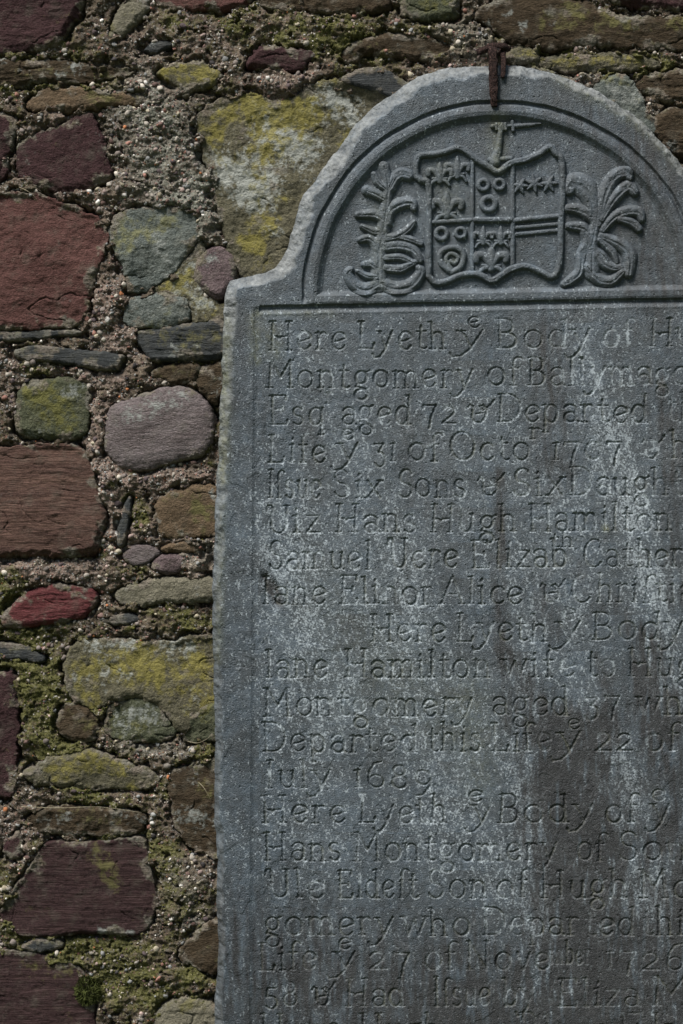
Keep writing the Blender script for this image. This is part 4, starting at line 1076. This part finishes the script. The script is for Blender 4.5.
# solid core behind the face so that no light leaks through
zt = Z0 + 1.024 + (512 + 356) * S * KW
cxa, cxb = (-455 - 341.5) * S * KW, (1155 - 341.5) * S * KW
cv = [(cxa, WY + .05, -.05), (cxb, WY + .05, -.05), (cxb, WY + .05, zt), (cxa, WY + .05, zt), (cxa, WY + .6, -.05), (cxb, WY + .6, -.05), (cxb, WY + .6, zt), (cxa, WY + .6, zt)]
np_mesh('wall_core', cv, [(0, 1, 2, 3), (5, 4, 7, 6), (4, 0, 3, 7), (1, 5, 6, 2), (3, 2, 6, 7)], M_MORT, WL, smooth=False,
        attrs={'pink': [0] * 8, 'grey': [0] * 8, 'moss': [0.3] * 8})

# ---- aggregate: grit, pebbles and shell standing out of the mortar
ico_v = []; ph = (1 + 5 ** .5) / 2
for a_, b_ in ((1, ph), (-1, ph), (1, -ph), (-1, -ph)):
    ico_v += [(0, a_, b_), (a_, b_, 0), (b_, 0, a_)]
ICO0 = np.array(ico_v, np.float32); ICO0 /= np.linalg.norm(ICO0, axis=1)[:, None]
from itertools import combinations
el = min(np.linalg.norm(ICO0[i] - ICO0[j]) for i, j in combinations(range(12), 2))
TF = []
for i, j, k_ in combinations(range(12), 3):
    if all(abs(np.linalg.norm(ICO0[a_] - ICO0[b_]) - el) < 0.01 for a_, b_ in ((i, j), (j, k_), (i, k_))):
        n_v = np.cross(ICO0[j] - ICO0[i], ICO0[k_] - ICO0[i])
        TF.append((i, j, k_) if n_v.dot(ICO0[i]) > 0 else (i, k_, j))
TF0 = np.array(TF)
mid = {}; V1 = list(ICO0); F1 = []
for a_, b_, c_ in TF0:
    def mp(i, j):
        kk = (min(i, j), max(i, j))
        if kk not in mid:
            v = V1[i] + V1[j]; V1.append(v / np.linalg.norm(v)); mid[kk] = len(V1) - 1
        return mid[kk]
    ab, bc, ca = mp(a_, b_), mp(b_, c_), mp(c_, a_)
    F1 += [(a_, ab, ca), (ab, b_, bc), (ca, bc, c_), (ab, bc, ca)]
ICO1 = np.array(V1, np.float32); TF1 = np.array(F1)


def lookup(A, x, y):
    i = np.clip(np.searchsorted(mx, x), 0, len(mx) - 1); j = np.clip(np.searchsorted(my, y), 0, len(my) - 1)
    return A[j, i]


def scatter(n, xr, yr, rmin, rmax, power, accept):
    x = RNG.uniform(*xr, n).astype(np.float32); y = RNG.uniform(*yr, n).astype(np.float32)
    r = (rmin + (rmax - rmin) * RNG.random(n) ** power).astype(np.float32)
    ok = accept(x, y, r)
    return x[ok], y[ok], r[ok]


def lumps(name, x, y, r, colors, mat, base, faces, sink=0.25, squash=(0.6, 1.0), jit=0.16, kind='stuff', smooth=True):
    n = len(x); nv = len(base)
    q_ = RNG.normal(size=(n, 4)); q_ /= np.linalg.norm(q_, axis=1)[:, None]
    w_, a_, b_, c_ = q_.T
    Rm = np.stack([1 - 2 * (b_ * b_ + c_ * c_), 2 * (a_ * b_ - c_ * w_), 2 * (a_ * c_ + b_ * w_), 2 * (a_ * b_ + c_ * w_), 1 - 2 * (a_ * a_ + c_ * c_), 2 * (b_ * c_ - a_ * w_),
                   2 * (a_ * c_ - b_ * w_), 2 * (b_ * c_ + a_ * w_), 1 - 2 * (a_ * a_ + b_ * b_)], 1).reshape(n, 3, 3).astype(np.float32)
    sc = RNG.uniform(squash[0], squash[1], (n, 1, 3)).astype(np.float32)
    sc /= sc.max(axis=2, keepdims=True)
    sc = np.maximum(sc, squash[0])
    v = base[None] * (1 + RNG.uniform(-jit, jit, (n, nv, 1)).astype(np.float32)) * sc
    v = np.einsum('nij,nvj->nvi', Rm, v) * (r * S)[:, None, None]
    h = lookup(MH, x, y)
    cen = np.stack([(x - 341.5) * S * KW, WY - h * 0.001 + r * S * sink, Z0 + 1.024 + (512 - y) * S * KW], 1)
    v = v + cen[:, None, :]
    f = (faces[None] + (np.arange(n) * nv)[:, None, None]).reshape(-1, 3)
    cc = np.repeat(np.concatenate([colors, np.ones((n, 1))], 1), nv, axis=0)
    o = np_mesh(name, v.reshape(-1, 3), f, mat, WL, colors=cc, smooth=smooth, origin=(0, WY, 1))
    if kind: o['kind'] = kind
    return o


def vis(x, y):
    s = bilerp(cgx, cgy, SLB, np.clip(x, 202, 790), np.clip(y, 52, 1160))
    return (np.where((x < 202) | (y < 52) | (x > 790), -50, s) < 6)


SLB = poly_sdf(CX, CY, OUTP)
PAL = np.array([(0.30, 0.27, 0.23), (0.42, 0.38, 0.32), (0.20, 0.17, 0.15), (0.09, 0.07, 0.07), (0.05, 0.045, 0.045), (0.26, 0.14, 0.11), (0.34, 0.30, 0.22), (0.23, 0.23, 0.22),
                (0.60, 0.57, 0.52), (0.36, 0.15, 0.07), (0.15, 0.10, 0.085), (0.33, 0.25, 0.22)])
PW = np.array([.14, .10, .14, .09, .05, .07, .09, .12, .035, .015, .10, .055])


def pal(n, x, y):
    c = PAL[RNG.choice(len(PAL), n, p=PW / PW.sum())] * RNG.uniform(0.75, 1.45, (n, 1))
    return c


def acc_peb(x, y, r):
    s = lookup(SD, x, y); ms = lookup(mossm, x, y); dens = fbm(x / 24, y / 24, 3, 91)
    bright = lookup(pinkm, x, y) + lookup(greym, x, y)
    return (s < -0.4 * r + 4.0) & vis(x, y) & (RNG.random(len(x)) < np.clip(0.38 + 0.5 * bright - 0.2 * ms + 0.9 * dens, 0.05, 1))


x, y, r = scatter(80000, (-18, 720), (-18, 1040), 0.55, 1.4, 1.3, acc_peb)
lumps('grit', x, y, r, pal(len(x), x, y), M_PEB, ICO0, TF0, 0.0, squash=(0.45, 1.0), jit=0.3, smooth=False)
x, y, r = scatter(26000, (-18, 720), (-18, 1040), 1.1, 3.8, 2.3, acc_peb)
lumps('pebbles', x, y, r, pal(len(x), x, y), M_PEB, ICO1, TF1, 0.3, squash=(0.42, 1.0), jit=0.2)
x, y, r = scatter(1500, (-18, 720), (-18, 1040), 2.4, 5.2, 1.8, acc_peb)
lumps('large_pebbles', x, y, r, pal(len(x), x, y) * 0.8, M_PEB, ICO1, TF1, 0.5, squash=(0.42, 1.0), jit=0.2)


def acc_out(x, y, r):
    o_ = (x < -20) | (y < -20) | (x > 722)
    return (lookup(SD, x, y) < -1) & o_ & vis(x, y)


x, y, r = scatter(7000, (-450, 1150), (-350, 1120), 1.2, 3.5, 1.8, acc_out)
lumps('pebbles', x, y, r, pal(len(x), x, y), M_PEB, ICO0, TF0, 0.3)


def acc_moss(x, y, r):
    s = lookup(SD, x, y)
    return (s < 1.5) & vis(x, y) & (RNG.random(len(x)) < np.clip(lookup(mossm, x, y) * 1.5 - 0.25 + 0.5 * fbm(x / 10, y / 10, 3, 93), 0, 1))


x, y, r = scatter(30000, (-18, 720), (-18, 1040), 0.5, 1.5, 1.3, acc_moss)
mc = np.array([(0.055, 0.062, 0.018), (0.095, 0.095, 0.026), (0.15, 0.14, 0.04), (0.07, 0.055, 0.025)])[RNG.choice(4, len(x), p=[.4, .3, .12, .18])] * RNG.uniform(0.7, 1.2, (len(x), 1))
lumps('moss', x, y, r, mc, M_MOSS, ICO0, TF0, 0.0, squash=(0.35, 1.0), jit=0.3)

# ---- a moss cushion and a few dry stems on the wall


def wp(x, y, h):                 # a point standing h mm in front of the mortar plane
    return ((x - 341.5) * S * KW, WY - h * 0.001, Z0 + 1.024 + (512 - y) * S * KW)


def cushion(x, y, rw, rh, n, label):
    base = wp(x, y, 8)
    ro = empty('moss_cushion', base)
    tag(ro, label, 'moss')
    vs, fs, cs = [], [], []
    for i in range(n):
        a_ = RNG.uniform(0, 6.28); q_ = math.sqrt(RNG.random())
        px, py = x + rw * q_ * math.cos(a_), y + rh * q_ * math.sin(a_)
        hh = 8 + 11 * math.sqrt(max(0, 1 - q_ * q_)) + RNG.uniform(-3, 3)
        c = np.array(wp(px, py, hh)); dr = np.array([math.cos(a_) * q_, -1.0, -math.sin(a_) * q_ + 0.3]) + RNG.normal(size=3) * 0.5
        dr /= np.linalg.norm(dr); sd = np.cross(dr, RNG.normal(size=3)); sd /= np.linalg.norm(sd)
        l_ = RNG.uniform(0.004, 0.008); w_ = 0.0011
        k_ = len(vs); vs += [c - sd * w_ - dr * .004, c + sd * w_ - dr * .004, c + dr * l_]; fs.append((k_, k_ + 1, k_ + 2))
        t_ = RNG.uniform(0.6, 1.3); cs += [(0.10 * t_, 0.115 * t_, 0.035 * t_, 1)] * 3
    np_mesh('moss_shoots', vs, fs, M_MOSS, ro, colors=np.array(cs), smooth=False, origin=base)


cushion(88, 990, 13, 15, 900, 'small green moss cushion low on the wall, right of the bottom corner stone')


def drystem(pts, w, label):
    P = dense([wp(*q_) for q_ in pts], 6)
    o = sweep('dry_stem', P, [w * (1 - 0.6 * i / len(P)) for i in range(len(P))], [w * (1 - 0.6 * i / len(P)) for i in range(len(P))], M_STRAW, None, ns=5, box=1.0)
    tag(o, label, 'dry stem')


drystem([(188, 741, 12), (198, 742, 24), (207, 738, 30), (213, 733, 34)], 0.0014, 'pale curved dry stem touching the slab edge under the large lichened stone')
drystem([(199, 782, 14), (204, 786, 24), (209, 794, 27), (212, 801, 22)], 0.0014, 'pale dry stem slanting across the dark brown stone beside the slab')
drystem([(20, 188, 18), (28, 192, 26), (35, 197, 24), (39, 203, 18)], 0.0015, 'thin dry twig lying on top of the big brick-red stone')
drystem([(22, 806, 14), (60, 807, 20), (100, 806, 20), (142, 812, 14)], 0.0016, 'long thin dry root running level below the lens-shaped stone')

# ---- the rusty iron cramp that holds the stone to the wall
ICX = empty('iron_cramp', ((493 - 341.5) * S, 0.0, Z0 + (1024 - 66) * S))
tag(ICX, 'rusty iron cramp bent over the top of the headstone', 'iron cramp')


def sp(x, y, h): return ((x - 341.5) * S, -h * 0.001, Z0 + (1024 - y) * S)


P = dense([sp(494, 44, -80), sp(493.5, 45, -40), sp(493, 46, -12), sp(492.6, 50, 6), sp(492.8, 62, 9), sp(493, 80, 7.5), sp(493.4, 96, 6), sp(494.2, 107, 2)], 5)
nP = len(P)
sweep('bar', P, [0.0175 - 0.001 * i / nP - 0.007 * max(0, i / nP - 0.72) / 0.28 for i in range(nP)], [0.011 - 0.004 * i / nP for i in range(nP)], M_RUST, ICX, ns=14, rough=0.0016, box=0.45, seed=2)
P = dense([sp(503, 47, -70), sp(503, 48, -30), sp(503.2, 51, -8), sp(503.6, 60, 0), sp(503.2, 70, 4), sp(502.4, 78, 4)], 4)
sweep('prong', P, [0.013 - 0.004 * i / len(P) for i in range(len(P))], [0.010 - 0.004 * i / len(P) for i in range(len(P))], M_RUST, ICX, ns=10, rough=0.0009, box=0.6, seed=3)
P = dense([sp(479, 50, -22), sp(486, 48, -6), sp(494, 46, 2), sp(503, 46.5, -2), sp(509, 48, -14)], 3)
sweep('lug', P, [0.012] * len(P), [0.011] * len(P), M_RUST, ICX, side=(0, 0, 1), ns=10, rough=0.0014, box=0.7, seed=4)

# ---- ground below the view
M_GR = plain_material('turf', (0.030, 0.040, 0.012), (0.075, 0.085, 0.030), 9)
g = np_mesh('ground', [(-60, -60, 0), (60, -60, 0), (60, 60, 0), (-60, 60, 0)], [(0, 1, 2, 3)], M_GR, smooth=False)
tag(g, kind='structure')

# =====================================================================================
#                                   LIGHT, SKY, CAMERA
# =====================================================================================
sdir = Vector((-0.36, -0.40, 0.84)).normalized()        # towards the brightest part of the sky
sun = bpy.data.lights.new('overcast_sun', 'SUN'); sun.energy = 5.0; sun.angle = R(22); sun.color = (1.0, 0.975, 0.95)
so = bpy.data.objects.new('overcast_sun', sun); COL.objects.link(so)
so.rotation_euler = (-sdir).to_track_quat('-Z', 'Y').to_euler(); so.location = (-2, -3, 6)
w = bpy.data.worlds.new('World'); SC.world = w; w.use_nodes = True
nt = w.node_tree
sk = nt.nodes.new('ShaderNodeTexSky'); sk.sky_type = 'NISHITA'; sk.sun_disc = False
sk.sun_elevation = math.asin(sdir.z); sk.sun_rotation = math.atan2(sdir.x, sdir.y)
nt.links.new(sk.outputs[0], nt.nodes['Background'].inputs[0])
nt.nodes['Background'].inputs[1].default_value = 0.05

cam = bpy.data.cameras.new('camera'); co = bpy.data.objects.new('camera', cam); COL.objects.link(co)
cam.sensor_width = 36; cam.lens = 36 * D / (1024 * S); cam.clip_end = 300
co.location = (0, -D, Z0 + 1.024); co.rotation_euler = (R(90), 0, 0)
cam.dof.use_dof = True; cam.dof.focus_distance = D; cam.dof.aperture_fstop = 4.0
SC.camera = co
SC.view_settings.view_transform = 'Standard'; SC.view_settings.look = 'None'
SC.view_settings.exposure = 0.45; SC.view_settings.gamma = 1.0
